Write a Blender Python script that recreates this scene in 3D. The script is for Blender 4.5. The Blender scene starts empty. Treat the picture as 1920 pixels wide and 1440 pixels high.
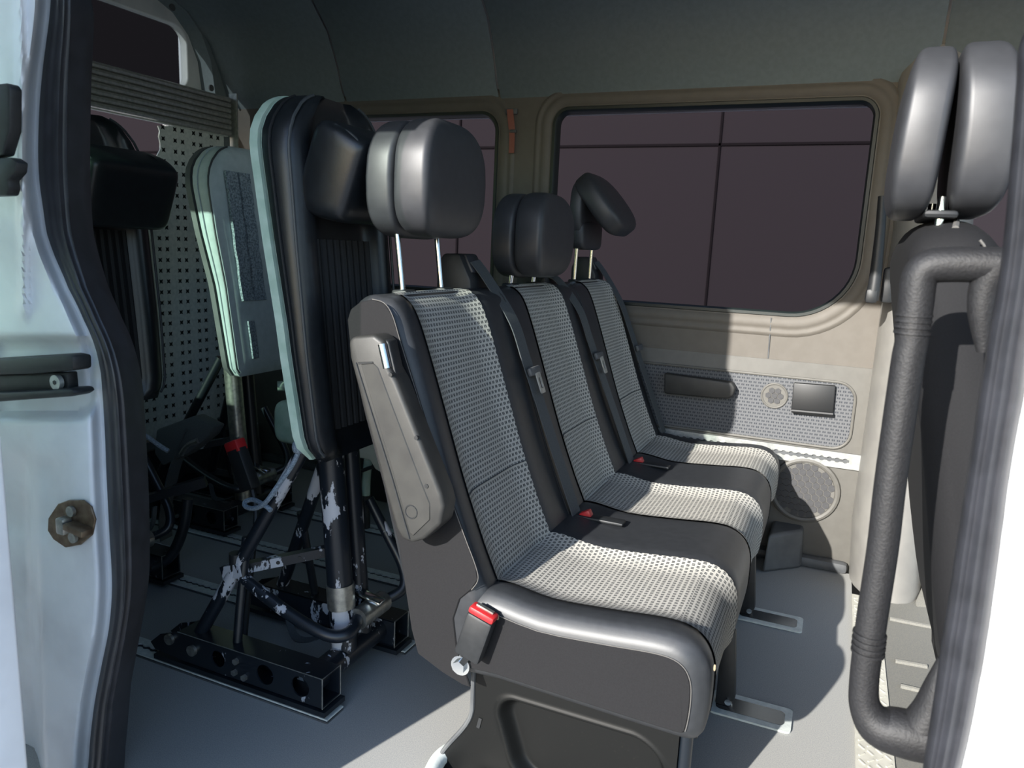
import bpy, bmesh, math, random
from mathutils import Vector, Matrix
random.seed(7)
S = bpy.context.scene
COL = S.collection
V = Vector
# ------------------------------------------------------------------ camera
F = 1394.4
ROT = ((0.9142, -0.1118, 0.3895), (0.4028, 0.1463, -0.9035), (0.0440, 0.9829, 0.1788))
def _orth():
    y = V(((1584-960)/F, -(493.5-720)/F, -1)).normalized()
    q = V(((1584-3000-960)/F, -(493.5-3000*.045-720)/F, -1))
    z = q.cross(y).normalized()
    if z.y < 0: z = -z
    x = y.cross(z)
    return Matrix((x, y, z))
RM = _orth()
CAM = V((0, 0, 1.08))
cd = bpy.data.cameras.new('camera'); cam = bpy.data.objects.new('camera', cd); COL.objects.link(cam)
cd.sensor_width = 36; cd.lens = F/1920*36; cd.dof.use_dof = True; cd.dof.focus_distance = 1.9; cd.dof.aperture_fstop = 7.0; cd.clip_start = .02; cd.clip_end = 200
cam.matrix_world = Matrix.Translation(CAM) @ RM.to_4x4()
S.camera = cam
# ------------------------------------------------------------------ world, sun, exposure
SUN = V((.30, 1, -.46)).normalized()
w = bpy.data.worlds.new('world'); S.world = w; w.use_nodes = True
nt = w.node_tree; bg = nt.nodes['Background']; sky = nt.nodes.new('ShaderNodeTexSky')
sky.sky_type = 'NISHITA'; sky.sun_disc = False; sky.sun_elevation = math.radians(24)
sky.sun_rotation = math.atan2(-.30, -1); sky.altitude = 100; sky.ozone_density = 2.2; sky.dust_density = .6
nt.links.new(sky.outputs[0], bg.inputs[0]); bg.inputs[1].default_value = .40
ld = bpy.data.lights.new('sun', 'SUN'); ld.energy = 11.2; ld.angle = math.radians(.53); ld.color = (1, .965, .91)
sun = bpy.data.objects.new('sun', ld); COL.objects.link(sun)
sun.rotation_euler = SUN.to_track_quat('-Z', 'Y').to_euler(); sun.location = (-3, -9, 6)
vs = S.view_settings; vs.view_transform = 'Standard'; vs.look = 'None'; vs.gamma = 1; vs.exposure = 0.0
try: vs.use_curve_mapping = False
except Exception: pass
S.cycles.max_bounces = 10; S.cycles.diffuse_bounces = 6; S.cycles.transparent_max_bounces = 16
S.cycles.caustics_reflective = False; S.cycles.caustics_refractive = False
# ------------------------------------------------------------------ helpers
def P(px, py, y=None, x=None, z=None):
    """point of the place seen at photo pixel (px,py) on the plane y=, x= or z="""
    d = RM @ V(((px-960)/F, -(py-720)/F, -1))
    if y is not None: t = (y-CAM.y)/d.y
    elif x is not None: t = (x-CAM.x)/d.x
    else: t = (z-CAM.z)/d.z
    return CAM + d*t
def lin(h):
    r = [int(h[i:i+2], 16)/255 for i in (0, 2, 4)]
    return tuple(c/12.92 if c <= .04045 else ((c+.055)/1.055)**2.4 for c in r)+(1,)
class N:
    def __init__(s, m): s.t = m.node_tree; s.b = s.t.nodes['Principled BSDF']
    def n(s, typ, **k):
        o = s.t.nodes.new(typ)
        for a, v in k.items():
            if a.startswith('i_'):
                key = a[2:]
                o.inputs[int(key) if key.isdigit() else key.replace('_', ' ')].default_value = v
            else: setattr(o, a, v)
        return o
    def l(s, a, b): s.t.links.new(a, b)
def newmat(name, col, rough=.5, metal=0., spec=.5):
    m = bpy.data.materials.new(name); m.use_nodes = True; b = m.node_tree.nodes['Principled BSDF']
    b.inputs['Base Color'].default_value = lin(col); b.inputs['Roughness'].default_value = rough
    b.inputs['Metallic'].default_value = metal; b.inputs['Specular IOR Level'].default_value = spec
    return m
def noisy(name, c1, c2, rough=.5, scale=40, metal=0., bump=0., bscale=None, detail=4, lo=.35, hi=.65, spec=.5, dist=.002):
    m = newmat(name, c1, rough, metal, spec); k = N(m)
    tc = k.n('ShaderNodeTexCoord'); nz = k.n('ShaderNodeTexNoise', i_Scale=scale, i_Detail=detail)
    k.l(tc.outputs['Object'], nz.inputs['Vector'])
    r = k.n('ShaderNodeValToRGB'); r.color_ramp.elements[0].position = lo; r.color_ramp.elements[1].position = hi
    r.color_ramp.elements[0].color = lin(c1); r.color_ramp.elements[1].color = lin(c2)
    k.l(nz.outputs[0], r.inputs[0]); k.l(r.outputs[0], k.b.inputs['Base Color'])
    if bump:
        n2 = k.n('ShaderNodeTexNoise', i_Scale=bscale or scale*3, i_Detail=3); k.l(tc.outputs['Object'], n2.inputs['Vector'])
        bp = k.n('ShaderNodeBump', i_Strength=bump, i_Distance=dist); k.l(n2.outputs[0], bp.inputs['Height']); k.l(bp.outputs[0], k.b.inputs['Normal'])
    return m
def chipped(name, paint, bare, thr=.62, scale=14):
    m = newmat(name, paint, .35); k = N(m)
    tc = k.n('ShaderNodeTexCoord'); nz = k.n('ShaderNodeTexNoise', i_Scale=scale, i_Detail=6, i_Roughness=.65)
    mp = k.n('ShaderNodeMapping'); mp.inputs['Scale'].default_value = (1, 1, .45)
    k.l(tc.outputs['Object'], mp.inputs[0]); k.l(mp.outputs[0], nz.inputs['Vector'])
    r = k.n('ShaderNodeValToRGB'); r.color_ramp.elements[0].position = thr; r.color_ramp.elements[1].position = thr+.012
    k.l(nz.outputs[0], r.inputs[0])
    mx = k.n('ShaderNodeMix', data_type='RGBA'); mx.inputs[6].default_value = lin(paint); mx.inputs[7].default_value = lin(bare)
    k.l(r.outputs[0], mx.inputs[0]); k.l(mx.outputs[2], k.b.inputs['Base Color'])
    bp = k.n('ShaderNodeBump', i_Strength=.5, i_Distance=-.001); k.l(r.outputs[0], bp.inputs['Height']); k.l(bp.outputs[0], k.b.inputs['Normal'])
    return m
def weave(name, base, dot, pu, pv, fu=.55, fv=.6, rough=.9):
    """woven cloth: small dark cells in a grid, in metres of UV"""
    m = newmat(name, base, rough, spec=.2); k = N(m)
    uv = k.n('ShaderNodeTexCoord'); sp = k.n('ShaderNodeSeparateXYZ'); k.l(uv.outputs['UV'], sp.inputs[0])
    def mth(op, a, b=None):
        o = k.n('ShaderNodeMath', operation=op)
        for i, q in enumerate((a, b)):
            if q is None: continue
            if isinstance(q, (int, float)): o.inputs[i].default_value = q
            else: k.l(q, o.inputs[i])
        return o.outputs[0]
    v = mth('DIVIDE', sp.outputs[1], pv); row = mth('FLOOR', v)
    off = mth('MULTIPLY', mth('MODULO', row, 2.), .5)
    u = mth('ADD', mth('DIVIDE', sp.outputs[0], pu), off)
    a = mth('LESS_THAN', mth('ABSOLUTE', mth('SUBTRACT', mth('FRACT', u), .5)), fu/2)
    b = mth('LESS_THAN', mth('ABSOLUTE', mth('SUBTRACT', mth('FRACT', v), .5)), fv/2)
    gap = mth('GREATER_THAN', mth('ABSOLUTE', mth('SUBTRACT', mth('FRACT', u), .5)), fu*.09)
    mask = mth('MULTIPLY', mth('MULTIPLY', a, b), gap)
    nz = k.n('ShaderNodeTexNoise', i_Scale=900., i_Detail=2); tc = k.n('ShaderNodeTexCoord'); k.l(tc.outputs['Object'], nz.inputs['Vector'])
    br = mth('ADD', mth('MULTIPLY', nz.outputs[0], .35), .82)
    mx = k.n('ShaderNodeMix', data_type='RGBA'); mx.inputs[6].default_value = lin(base); mx.inputs[7].default_value = lin(dot); k.l(mask, mx.inputs[0])
    ml = k.n('ShaderNodeMix', data_type='RGBA', blend_type='MULTIPLY'); ml.inputs[0].default_value = 1; k.l(mx.outputs[2], ml.inputs[6]); k.l(br, ml.inputs[7])
    k.l(ml.outputs[2], k.b.inputs['Base Color'])
    bp = k.n('ShaderNodeBump', i_Strength=.6, i_Distance=-.0015); k.l(mask, bp.inputs['Height']); k.l(bp.outputs[0], k.b.inputs['Normal'])
    return m
def glassmat(name, tint, gloss=0.):
    m = bpy.data.materials.new(name); m.use_nodes = True; t = m.node_tree
    for n in list(t.nodes):
        if n.type == 'BSDF_PRINCIPLED': t.nodes.remove(n)
    tr = t.nodes.new('ShaderNodeBsdfTransparent'); tr.inputs[0].default_value = lin(tint)
    gl = t.nodes.new('ShaderNodeBsdfGlossy'); gl.inputs['Roughness'].default_value = .02
    fr = t.nodes.new('ShaderNodeValue'); fr.outputs[0].default_value = gloss
    mx = t.nodes.new('ShaderNodeMixShader'); t.links.new(fr.outputs[0], mx.inputs[0])
    t.links.new(tr.outputs[0], mx.inputs[1]); t.links.new(gl.outputs[0], mx.inputs[2])
    t.links.new(mx.outputs[0], t.nodes['Material Output'].inputs[0])
    return m
M = dict(
    floor=noisy('floor_vinyl', '8f9090', 'a4a39d', .8, 420, bump=.15, bscale=500, dist=.0006, detail=3),
    wall=noisy('wall_plastic', '5c5750', '605b54', .65, 30, bump=.12, bscale=700, dist=.0004),
    wall_low=noisy('lower_wall_plastic', '5b5954', '605e59', .6, 30, bump=.1, bscale=600, dist=.0004),
    headliner=noisy('headliner_cloth', '6c777a', '727d80', .85, 60, bump=.2, bscale=500, dist=.0006),
    pillar=noisy('pillar_plastic', '7d7b77', '85837e', .45, 16, bump=.06, bscale=300, dist=.0004),
    leather=noisy('charcoal_leatherette', '2a2c2f', '2f3134', .45, 60, bump=.12, bscale=420, dist=.0005),
    leather_side=noisy('charcoal_cloth_side', '141416', '19191b', .8, 400, bump=.12, bscale=600, dist=.0004, spec=.3),
    black_leather=noisy('black_leatherette', '16191d', '1b1f23', .33, 50, bump=.18, bscale=260, dist=.0006),
    black_pleat=noisy('black_pleated_cloth', '0f1114', '14171a', .7, 200),
    head=noisy('headrest_leatherette', '303134', '353639', .46, 40, bump=.10, bscale=700, dist=.0004),
    grey_leather=noisy('grey_leatherette', 'a6b2b4', 'b0bcbe', .5, 40, bump=.12, bscale=300, dist=.0005),
    velcro=noisy('grey_fleece_strip', '56626a', '98a4ac', .95, 160, bump=.9, bscale=120, dist=.003),
    fabric=weave('seat_weave', 'aaa79f', '33363a', .0112, .0108),
    fabric_mid=weave('seat_weave_fine', 'a5a29b', '3a3c40', .0112, .0108, .5, .55),
    panel=weave('door_panel_weave', '616264', '3b3e43', .0165, .0125, .62, .5, .7),
    stitch=newmat('stitch_thread', '5d5b58', .8),
    piping=newmat('piping_thread', '3c4043', .5),
    belt=noisy('belt_webbing', '3f4345', '4a4e50', .75, 300, bump=.2, bscale=500, dist=.0004),
    plastic=noisy('black_plastic', '1d1f21', '232527', .5, 80, bump=.15, bscale=700, dist=.0004),
    plastic_grey=noisy('worn_grey_plastic', '4a4c4e', '585a5b', .55, 18, bump=.18, bscale=600, dist=.0005),
    armrest=noisy('armrest_plastic', '292928', '31312f', .5, 25, bump=.2, bscale=500, dist=.0005),
    legpanel=noisy('leg_panel_plastic', '0e0f0f', '262522', .45, 160, lo=.66, hi=.9, bump=.08, bscale=300, dist=.0004, spec=.25),
    foam=noisy('foam_grip', '18181a', '202022', .6, 260, bump=.6, bscale=330, dist=.0010, detail=2),
    grille=noisy('grille_plastic', '3a3a3c', '424243', .6, 200),
    lid=newmat('lid_plastic', '1b1c1d', .5),
    red=newmat('red_button', 'b3262a', .4),
    darksteel=newmat('dark_steel', '7d858d', .2, .9),
    chrome=newmat('chrome', 'd8dcdc', .14, 1.),
    steel=noisy('worn_steel', '8d8f8c', 'b0b0aa', .35, 60, metal=.85),
    alu=noisy('aluminium', 'a4a6a3', 'bdbeba', .4, 80, metal=.6),
    alu_dull=noisy('dull_aluminium', 'c2c9c5', 'd6dbd6', .5, 70, metal=.1, bump=.15, bscale=200),
    chip=chipped('chipped_black_paint', '161c24', 'b5b6bc', .55, 14),
    chip_less=chipped('lightly_chipped_black_paint', '131920', '9a9fa8', .645, 26),
    frame=noisy('dark_frame_paint', '10161c', '1a2027', .4, 40),
    stud=newmat('stud_dark', '15181a', .4, .6),
    white=noisy('white_body_paint', 'f0f2f5', 'd6d7da', .32, 7, lo=.45, hi=.85),
    white_in=noisy('white_door_inner', 'c9cdcb', 'd3d6d4', .4, 12),
    rubber=noisy('seal_rubber', '26272b', '303136', .45, 30, bump=.1, bscale=300, dist=.0005),
    rust=noisy('tarnished_brass_plate', '5e4c3c', '7b6b58', .45, 60, metal=.5),
    outside=newmat('outside_cladding', '252124', .9, spec=.03),
    outline=newmat('outside_joint', '131012', .9, spec=.03),
    tint=glassmat('tinted_glass', 'c9c6c9'),
    darktint=glassmat('dark_tinted_glass', '5a5f62'),
    notchglass=glassmat('sun_notch_glass', 'd2dcd6'),
    greentint=glassmat('green_tinted_glass', 'a6c2b3'),
    ground=noisy('asphalt', '7c7d7f', '88898b', .9, 30),
    cabfloor=noisy('cab_floor_plastic', '6b6b67', '79776f', .8, 300, bump=.4, bscale=450, dist=.0008),
    tread=noisy('tread_plate', 'c9c7bb', 'd6d4c8', .4, 50, metal=.35),
    orange=newmat('brown_strap', '8a5548', .8),
    gasket=newmat('window_gasket', '1a211f', .45),
    rope=noisy('grey_bungee', '8b99a6', '5f6b78', .7, 260),
    mint=noisy('green_plastic_and_highlight', '9fb8a8', 'b3c8ba', .45, 30),
    cream=newmat('cream_plastic', 'd9d6c8', .5),
    tan=newmat('foam_tear', '94876c', .9),
    sticker=newmat('pale_sticker', '5c6a64', .6),
)
def link(name, me, mat=None, parent=None):
    o = bpy.data.objects.new(name, me); COL.objects.link(o)
    if mat is not None and me is not None and not me.materials: me.materials.append(M[mat] if isinstance(mat, str) else mat)
    if parent is not None:
        o.parent = parent; o.matrix_parent_inverse = parent.matrix_world.inverted() if False else Matrix.Translation(-V(parent.location))
    return o
def tag(o, label, cat, group=None):
    o['label'] = label; o['category'] = cat
    if group: o['group'] = group
    return o
def struct(o, label=None):
    o['kind'] = 'structure'
    if label: o['label'] = label
    return o
def empty(name, loc, label=None, cat=None, group=None):
    o = bpy.data.objects.new(name, None); COL.objects.link(o); o.location = loc; o.empty_display_size = .05
    if label: tag(o, label, cat, group)
    return o
def cat_rom(pts, n=6, closed=False):
    pts = [V(p) for p in pts]; out = []
    L = len(pts); rng = range(L if closed else L-1)
    for i in rng:
        if closed: p0, p1, p2, p3 = pts[i-1], pts[i], pts[(i+1) % L], pts[(i+2) % L]
        else: p0, p1, p2, p3 = pts[max(i-1, 0)], pts[i], pts[i+1], pts[min(i+2, L-1)]
        for k in range(n):
            t = k/n
            out.append(.5*((2*p1)+(p2-p0)*t+(2*p0-5*p1+4*p2-p3)*t*t+(3*p1-p0-3*p2+p3)*t**3))
    if not closed: out.append(pts[-1])
    return out
class MB:
    def __init__(s): s.bm = bmesh.new()
    def box(s, c, size, rot=None, bev=0, seg=2):
        t = bmesh.new(); bmesh.ops.create_cube(t, size=1)
        bmesh.ops.scale(t, vec=size, verts=t.verts)
        if bev: bmesh.ops.bevel(t, geom=list(t.edges), offset=bev, segments=seg, profile=.5, affect='EDGES')
        s._merge(t, c, rot); return s
    def _merge(s, t, c=(0, 0, 0), rot=None):
        m = Matrix.Translation(V(c))
        if rot is not None: m = m @ (rot.to_4x4() if isinstance(rot, Matrix) else Matrix.Rotation(rot[1], 4, rot[0]))
        bmesh.ops.transform(t, matrix=m, verts=t.verts)
        me = bpy.data.meshes.new('tmp'); t.to_mesh(me); t.free(); s.bm.from_mesh(me); bpy.data.meshes.remove(me)
    def rings(s, rings, closed=True, caps=True, loop=False):
        bm = s.bm; R = [[bm.verts.new(p) for p in r] for r in rings]
        n = len(R[0]); pairs = [(R[i], R[i+1]) for i in range(len(R)-1)]
        if loop: pairs.append((R[-1], R[0]))
        for a, b in pairs:
            for i in range(n if closed else n-1):
                j = (i+1) % n
                try: bm.faces.new((a[i], a[j], b[j], b[i]))
                except ValueError: pass
        if caps and closed and not loop:
            bm.faces.new(list(reversed(R[0]))); bm.faces.new(R[-1])
        return s
    def tube(s, path, r, seg=10, smooth=0, closed=False, caps=True, flat=None):
        path = [V(p) for p in path]
        rr = r if isinstance(r, (list, tuple)) else [r]*len(path)
        if smooth:
            idx = cat_rom([(i, rr[i], 0) for i in range(len(path))], smooth, closed)
            rr = [max(q.y, 1e-5) for q in idx]; path = cat_rom(path, smooth, closed)
        n = len(path); rings = []; up = None
        for i, p in enumerate(path):
            a = path[i-1] if (i or closed) else p; b = path[(i+1) % n] if (i < n-1 or closed) else p
            d = (b-a).normalized()
            if up is None:
                up = V((0, 0, 1)) if abs(d.z) < .9 else V((1, 0, 0))
            u = (up-d*up.dot(d)).normalized(); up = u; v = d.cross(u)
            fu, fv = flat or (1, 1)
            rings.append([p+u*math.cos(2*math.pi*k/seg)*rr[i]*fu+v*math.sin(2*math.pi*k/seg)*rr[i]*fv for k in range(seg)])
        s.rings(rings, True, caps, closed); return s
    def cyl(s, a, b, r, seg=16): return s.tube([a, b], r, seg)
    def ribbon(s, path, width, across, thick=.002, smooth=6):
        path = cat_rom(path, smooth) if smooth else [V(p) for p in path]; rings = []; n = len(path)
        for i, p in enumerate(path):
            ac = (V(across(i/(n-1))) if callable(across) else V(across)).normalized()*width/2
            d = (path[min(i+1, n-1)]-path[max(i-1, 0)]).normalized(); nn = d.cross(ac).normalized()*thick/2
            rings.append([p-ac-nn, p+ac-nn, p+ac+nn, p-ac+nn])
        s.rings(rings); return s
    def prism(s, pts, vec, bev=0, seg=2):
        t = bmesh.new(); vec = V(vec); a = [t.verts.new(V(p)) for p in pts]; b = [t.verts.new(V(p)+vec) for p in pts]
        t.faces.new(a); t.faces.new(list(reversed(b))); n = len(a)
        for i in range(n): t.faces.new((a[i], b[i], b[(i+1) % n], a[(i+1) % n]))
        bmesh.ops.recalc_face_normals(t, faces=t.faces)
        if bev:
            es = [e for e in t.edges if abs(e.calc_face_angle(0)) > .5]
            bmesh.ops.bevel(t, geom=es, offset=bev, segments=seg, profile=.5, affect='EDGES')
        s._merge(t); return s
    def grid(s, rows): return s.rings(rows, False, False)
    def superell(s, c, abc, e1=.5, e2=.4, nu=28, nv=20, fn=None, rot=None):
        def pw(v, e): return math.copysign(abs(v)**e, v)
        c = V(c); rings = []
        for i in range(1, nv):
            et = -math.pi/2+math.pi*i/nv; r = []
            for k in range(nu):
                om = 2*math.pi*k/nu
                p = V((abc[0]*pw(math.cos(et), e1)*pw(math.cos(om), e2), abc[1]*pw(math.cos(et), e1)*pw(math.sin(om), e2), abc[2]*pw(math.sin(et), e1)))
                if fn: p = fn(p)
                if rot is not None: p = rot @ p
                r.append(c+p)
            rings.append(r)
        return s.rings(rings)
    def build(s, name, mat, parent=None, smooth=40, bevmod=0, fixn=True):
        if fixn: bmesh.ops.recalc_face_normals(s.bm, faces=s.bm.faces)
        me = bpy.data.meshes.new(name); s.bm.to_mesh(me); s.bm.free()
        if smooth:
            me.polygons.foreach_set('use_smooth', [True]*len(me.polygons))
            me.set_sharp_from_angle(angle=math.radians(smooth))
        o = link(name, me, mat, parent)
        if bevmod:
            b = o.modifiers.new('bevel', 'BEVEL'); b.width = bevmod; b.segments = 2; b.limit_method = 'ANGLE'
        return o
def plate(name, outer, holes, frame, thick, mat, parent=None, bev=0):
    """flat plate with real holes. outer/holes: 2D points; frame=(origin,u,v) in the world; thickness along u x v"""
    cu = bpy.data.curves.new(name, 'CURVE'); cu.dimensions = '2D'; cu.fill_mode = 'BOTH'; cu.extrude = thick/2; cu.bevel_depth = bev; cu.bevel_resolution = 2
    cu.offset = -bev
    for ps in [outer]+list(holes):
        sp = cu.splines.new('POLY'); sp.points.add(len(ps)-1); sp.use_cyclic_u = True
        for q, p in zip(sp.points, ps): q.co = (p[0], p[1], 0, 1)
    tmp = bpy.data.objects.new('tmp', cu); COL.objects.link(tmp)
    me = bpy.data.meshes.new_from_object(tmp); bpy.data.objects.remove(tmp); bpy.data.curves.remove(cu)
    o, u, v = (V(q) for q in frame); u.normalize(); v.normalize(); n = u.cross(v)
    me.transform(Matrix(((u.x, v.x, n.x, o.x), (u.y, v.y, n.y, o.y), (u.z, v.z, n.z, o.z), (0, 0, 0, 1))))
    me.materials.clear(); me.name = name
    me.polygons.foreach_set('use_smooth', [True]*len(me.polygons)); me.set_sharp_from_angle(angle=math.radians(35))
    return link(name, me, mat, parent)
def rrect(x0, x1, y0, y1, r, n=8):
    rs = r if isinstance(r, (list, tuple)) else [r]*4   # bl, br, tr, tl
    out = []
    for (cx, cy, a0, q) in ((x0+rs[0], y0+rs[0], 180, rs[0]), (x1-rs[1], y0+rs[1], 270, rs[1]), (x1-rs[2], y1-rs[2], 0, rs[2]), (x0+rs[3], y1-rs[3], 90, rs[3])):
        for k in range(n+1):
            a = math.radians(a0+90*k/n); out.append((cx+q*math.cos(a), cy+q*math.sin(a)))
    return out
def circle(cx, cy, r, n=24): return [(cx+r*math.cos(2*math.pi*k/n), cy+r*math.sin(2*math.pi*k/n)) for k in range(n)]
def lerp(tab, q):
    if q <= tab[0][0]: return tab[0][1]
    for (a, va), (b, vb) in zip(tab, tab[1:]):
        if q <= b: return va+(vb-va)*(q-a)/(b-a)
    return tab[-1][1]
def smooth01(t): t = min(max(t, 0), 1); return t*t*(3-2*t)
def clerp(tab, q):
    for i, ((a, va), (b, vb)) in enumerate(zip(tab, tab[1:])):
        if q <= b or i == len(tab)-2:
            t = (q-a)/(b-a); p0 = tab[max(i-1, 0)][1]; p3 = tab[min(i+2, len(tab)-1)][1]
            return .5*(2*va+(vb-p0)*t+(2*p0-5*va+4*vb-p3)*t*t+(3*va-p0-3*vb+p3)*t**3)

# ================================================================== SETTING
WY = 2.78      # inner face of the far (left-hand) side wall
YD = .86       # plane of the sliding door opening
ROOF = 2.02
# ground outside and the cladding of the building across
g = MB().box((0, 0, -.62), (60, 60, .04)).build('ground', 'ground', smooth=0); struct(g, 'grey asphalt ground outside the van')
ow = MB().box((-5, 7.2, 3), (44, .2, 8)).build('wall_outside', 'outside', smooth=0); struct(ow, 'mauve grey cladding of the building across from the van')
zj = P(1340, 271, y=7.09).z
MB().box((-5, 7.095, zj), (44, .02, .022)).build('joint', 'outline', ow, 0)
for px in (1338, 858):
    xj = P(px, 400, y=7.09).x
    MB().box((xj, 7.095, 3), (.02, .02, 8)).build('joint', 'outline', ow, 0)
# floor
fl = MB().box((-1.34, 1.80, -.02), (2.97, 1.92, .04)).build('floor', 'floor', smooth=0); struct(fl, 'grey speckled vinyl van floor')
# sill step at the near edge
sl = MB().box((-.45, .80, -.05), (1.6, .14, .06), bev=.008).build('trim_1', 'rubber'); struct(sl, 'dark door sill at the van floor edge')
# tread plate strip + cab floor
tp = MB().box((.184, 1.70, .002), (.079, 1.74, .012)).build('trim_2', 'tread', smooth=0); struct(tp, 'bright tread plate strip at the edge of the rear floor')
tb = MB()
for i in range(60):
    for j in range(4):
        c = (.157+j*.018, .86+i*.0285+(j % 2)*.014, .0085)
        tb.box(c, (.017, .0035, .003), ('Z', math.radians(50 if (i+j) % 2 else -50)))
t_ = tb.build('tread_bumps', 'tread', tp, 0); t_['kind'] = 'stuff'
cf = MB().box((.86, 1.80, -.02), (1.27, 1.92, .045)).build('cab_floor', 'cabfloor', smooth=0); struct(cf, 'grey textured plastic cab floor')
for (a, b) in (((1668, 1161), (1768, 1181)), ((1678, 1240), (1738, 1251)), ((1688, 1287), (1726, 1296))):
    MB().tube([P(*a, z=.004), P(*b, z=.004)], .008, 8).build('floor_rib', 'cabfloor', cf)
hump = [P(1708, 1140, z=.0), P(1735, 1100, z=.0)+V((0, 0, .06)), P(1790, 1105, z=.0)+V((0, 0, .06)), P(1830, 1150, z=.0)]
MB().prism(hump, (.03, .10, .0), .012).build('floor_hump', 'cabfloor', cf)
# ---- far side wall, lower trim
lw = MB().box((-1.2, WY+.03, .33), (3.2, .06, .82), bev=.004).build('wall_left_lower', 'wall_low'); struct(lw, 'lower grey plastic side trim of the far wall')
# moulded ledge and kick strip of the wall
MB().box((-1.2, WY+.005, .735), (3.06, .012, .006)).build('seam', 'wall', lw, 0)
MB().box((-1.3, WY-.022, .02), (2.86, .045, .04), bev=.015).build('kick_strip', 'plastic_grey', lw)
# woven panel insert
fp_pts = []
x0, x1, z0, z1 = -1.0, P(1597, 800, y=WY).x, .44, .675
fp = rrect(x0, x1, z0, z1, [.03, .06, .06, .03])
pb = bmesh.new(); vv = [pb.verts.new((x, WY-.004, z)) for x, z in fp]; f_ = pb.faces.new(vv)
uvl = pb.loops.layers.uv.new('uv')
for l in f_.loops: l[uvl].uv = (l.vert.co.x, l.vert.co.z)
bmesh.ops.recalc_face_normals(pb, faces=pb.faces)
if f_.normal.y > 0: f_.normal_flip()
me = bpy.data.meshes.new('woven_panel'); pb.to_mesh(me); pb.free(); link('woven_panel', me, 'panel', lw)
MB().tube([(x, WY-.004, z) for x, z in fp], .005, 8, closed=True).build('panel_rim', 'wall_low', lw)
# ---- far side wall, upper trim with windows
uo = V((0, WY, 0))
def xz(px, py, y=WY): p = P(px, py, y=y); return (p.x, p.z)
xr = xz(925, 400)[0]; zt = xz(880, 219)[1]; zb = xz(1173, 567)[1]
win1 = rrect(xz(1032, 400)[0], xz(1626, 350)[0], zb, xz(1340, 196)[1], [.07, .20, .055, .055], 12)
win2 = rrect(-2.25, xr, zb, zt+.01, [.07, .06, .07, .07])
uw = plate('wall_left', rrect(-2.80, .34, .735, 1.69, .005, 1), [win1, win2], ((0, WY+.03, 0), (1, 0, 0), (0, 0, 1)), .06, 'wall')
struct(uw, 'beige grey moulded window trim of the far wall')
def offset_loop(loop, d):
    n = len(loop); out = []; area = sum(loop[i][0]*loop[(i+1) % n][1]-loop[(i+1) % n][0]*loop[i][1] for i in range(n)); sg = 1 if area > 0 else -1
    for i in range(n):
        a, b, c_ = V(loop[i-1]), V(loop[i]), V(loop[(i+1) % n])
        e1 = (b-a).normalized(); e2 = (c_-b).normalized(); n1 = V((e1.y, -e1.x)); n2 = V((e2.y, -e2.x)); m_ = (n1+n2).normalized()
        out.append((b.x+m_.x*d*sg, b.y+m_.y*d*sg))
    return out
for k, win in enumerate((win1, win2)):
    wd = empty('window_%d' % (k+1), (sum(p[0] for p in win)/len(win), WY, zb)); struct(wd, ['large side window behind the bench', 'rear side window partly behind the black backrest'][k])
    prof = ((-.004, .012), (.004, -.003), (.014, -.004))         # gasket: offset out, y offset
    gk = MB(); gk.rings([[V((x, WY+dy, z)) for x, z in offset_loop(win, d)] for d, dy in ((-.006, .05), (-.008, .006), (-.002, -.004), (.008, -.004), (.012, .002), (.012, .02))], True, False); gk.build('gasket', 'gasket', wd, 50)
    fr = MB(); fr.rings([[V((x, WY+dy, z)) for x, z in offset_loop(win, d)] for d, dy in ((.010, .004), (.020, -.004), (.038, -.008), (.048, -.006), (.052, -.004), (.060, -.004), (.066, -.007), (.074, -.007), (.084, .002))], True, False); fr.build('window_frame', 'wall', wd, 60)
    gl = bmesh.new(); gl.faces.new([gl.verts.new((x, WY+.045, z)) for x, z in win]); me = bpy.data.meshes.new('glass'); gl.to_mesh(me); gl.free(); link('pane', me, 'tint', wd)
# trim joints in the upper wall
for px, py0, py1 in ((1440, 596, 672),):
    a = P(px+6, py0, y=WY-.006); b = P(px, py1, y=WY-.001)
    MB().tube([a, b], .0025, 6).build('trim_joint', 'plastic_grey', uw)
# outer skin below/around (keeps light out)
sk = MB(); sk.box((-1.0, WY+.10, .2), (4.2, .02, 1.3)); sk.box((-1.0, WY+.10, 1.9), (4.2, .02, .6)); sk.box((-2.65, WY+.10, 1.2), (.7, .02, 1.0)); sk.box((-1.19, WY+.10, 1.2), (.20, .02, 1.0)); o = sk.build('wall_left_skin', 'white', smooth=0); struct(o, 'outer skin of the far van side')
# orange strap on the pillar
t = empty('hanging_strap', P(957, 205, y=WY-.02), 'brown webbing strap hanging on the pillar between the windows', 'strap')
MB().box(P(959, 209, y=WY-.012), (.05, .012, .022), bev=.004).build('bracket', 'plastic_grey', t)
MB().ribbon([P(956, 205, y=WY-.02), P(958, 225, y=WY-.022), P(960, 243, y=WY-.022)], .026, (1, 0, 0), .003).build('strap_loop', 'orange', t)
MB().ribbon([P(960, 243, y=WY-.022), P(960, 265, y=WY-.022), P(959, 287, y=WY-.022)], .022, (1, 0, 0), .004).build('strap_end', 'orange', t)
MB().box(P(962, 246, y=WY-.022), (.028, .012, .012), bev=.003).build('clasp', 'plastic_grey', t)
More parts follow.
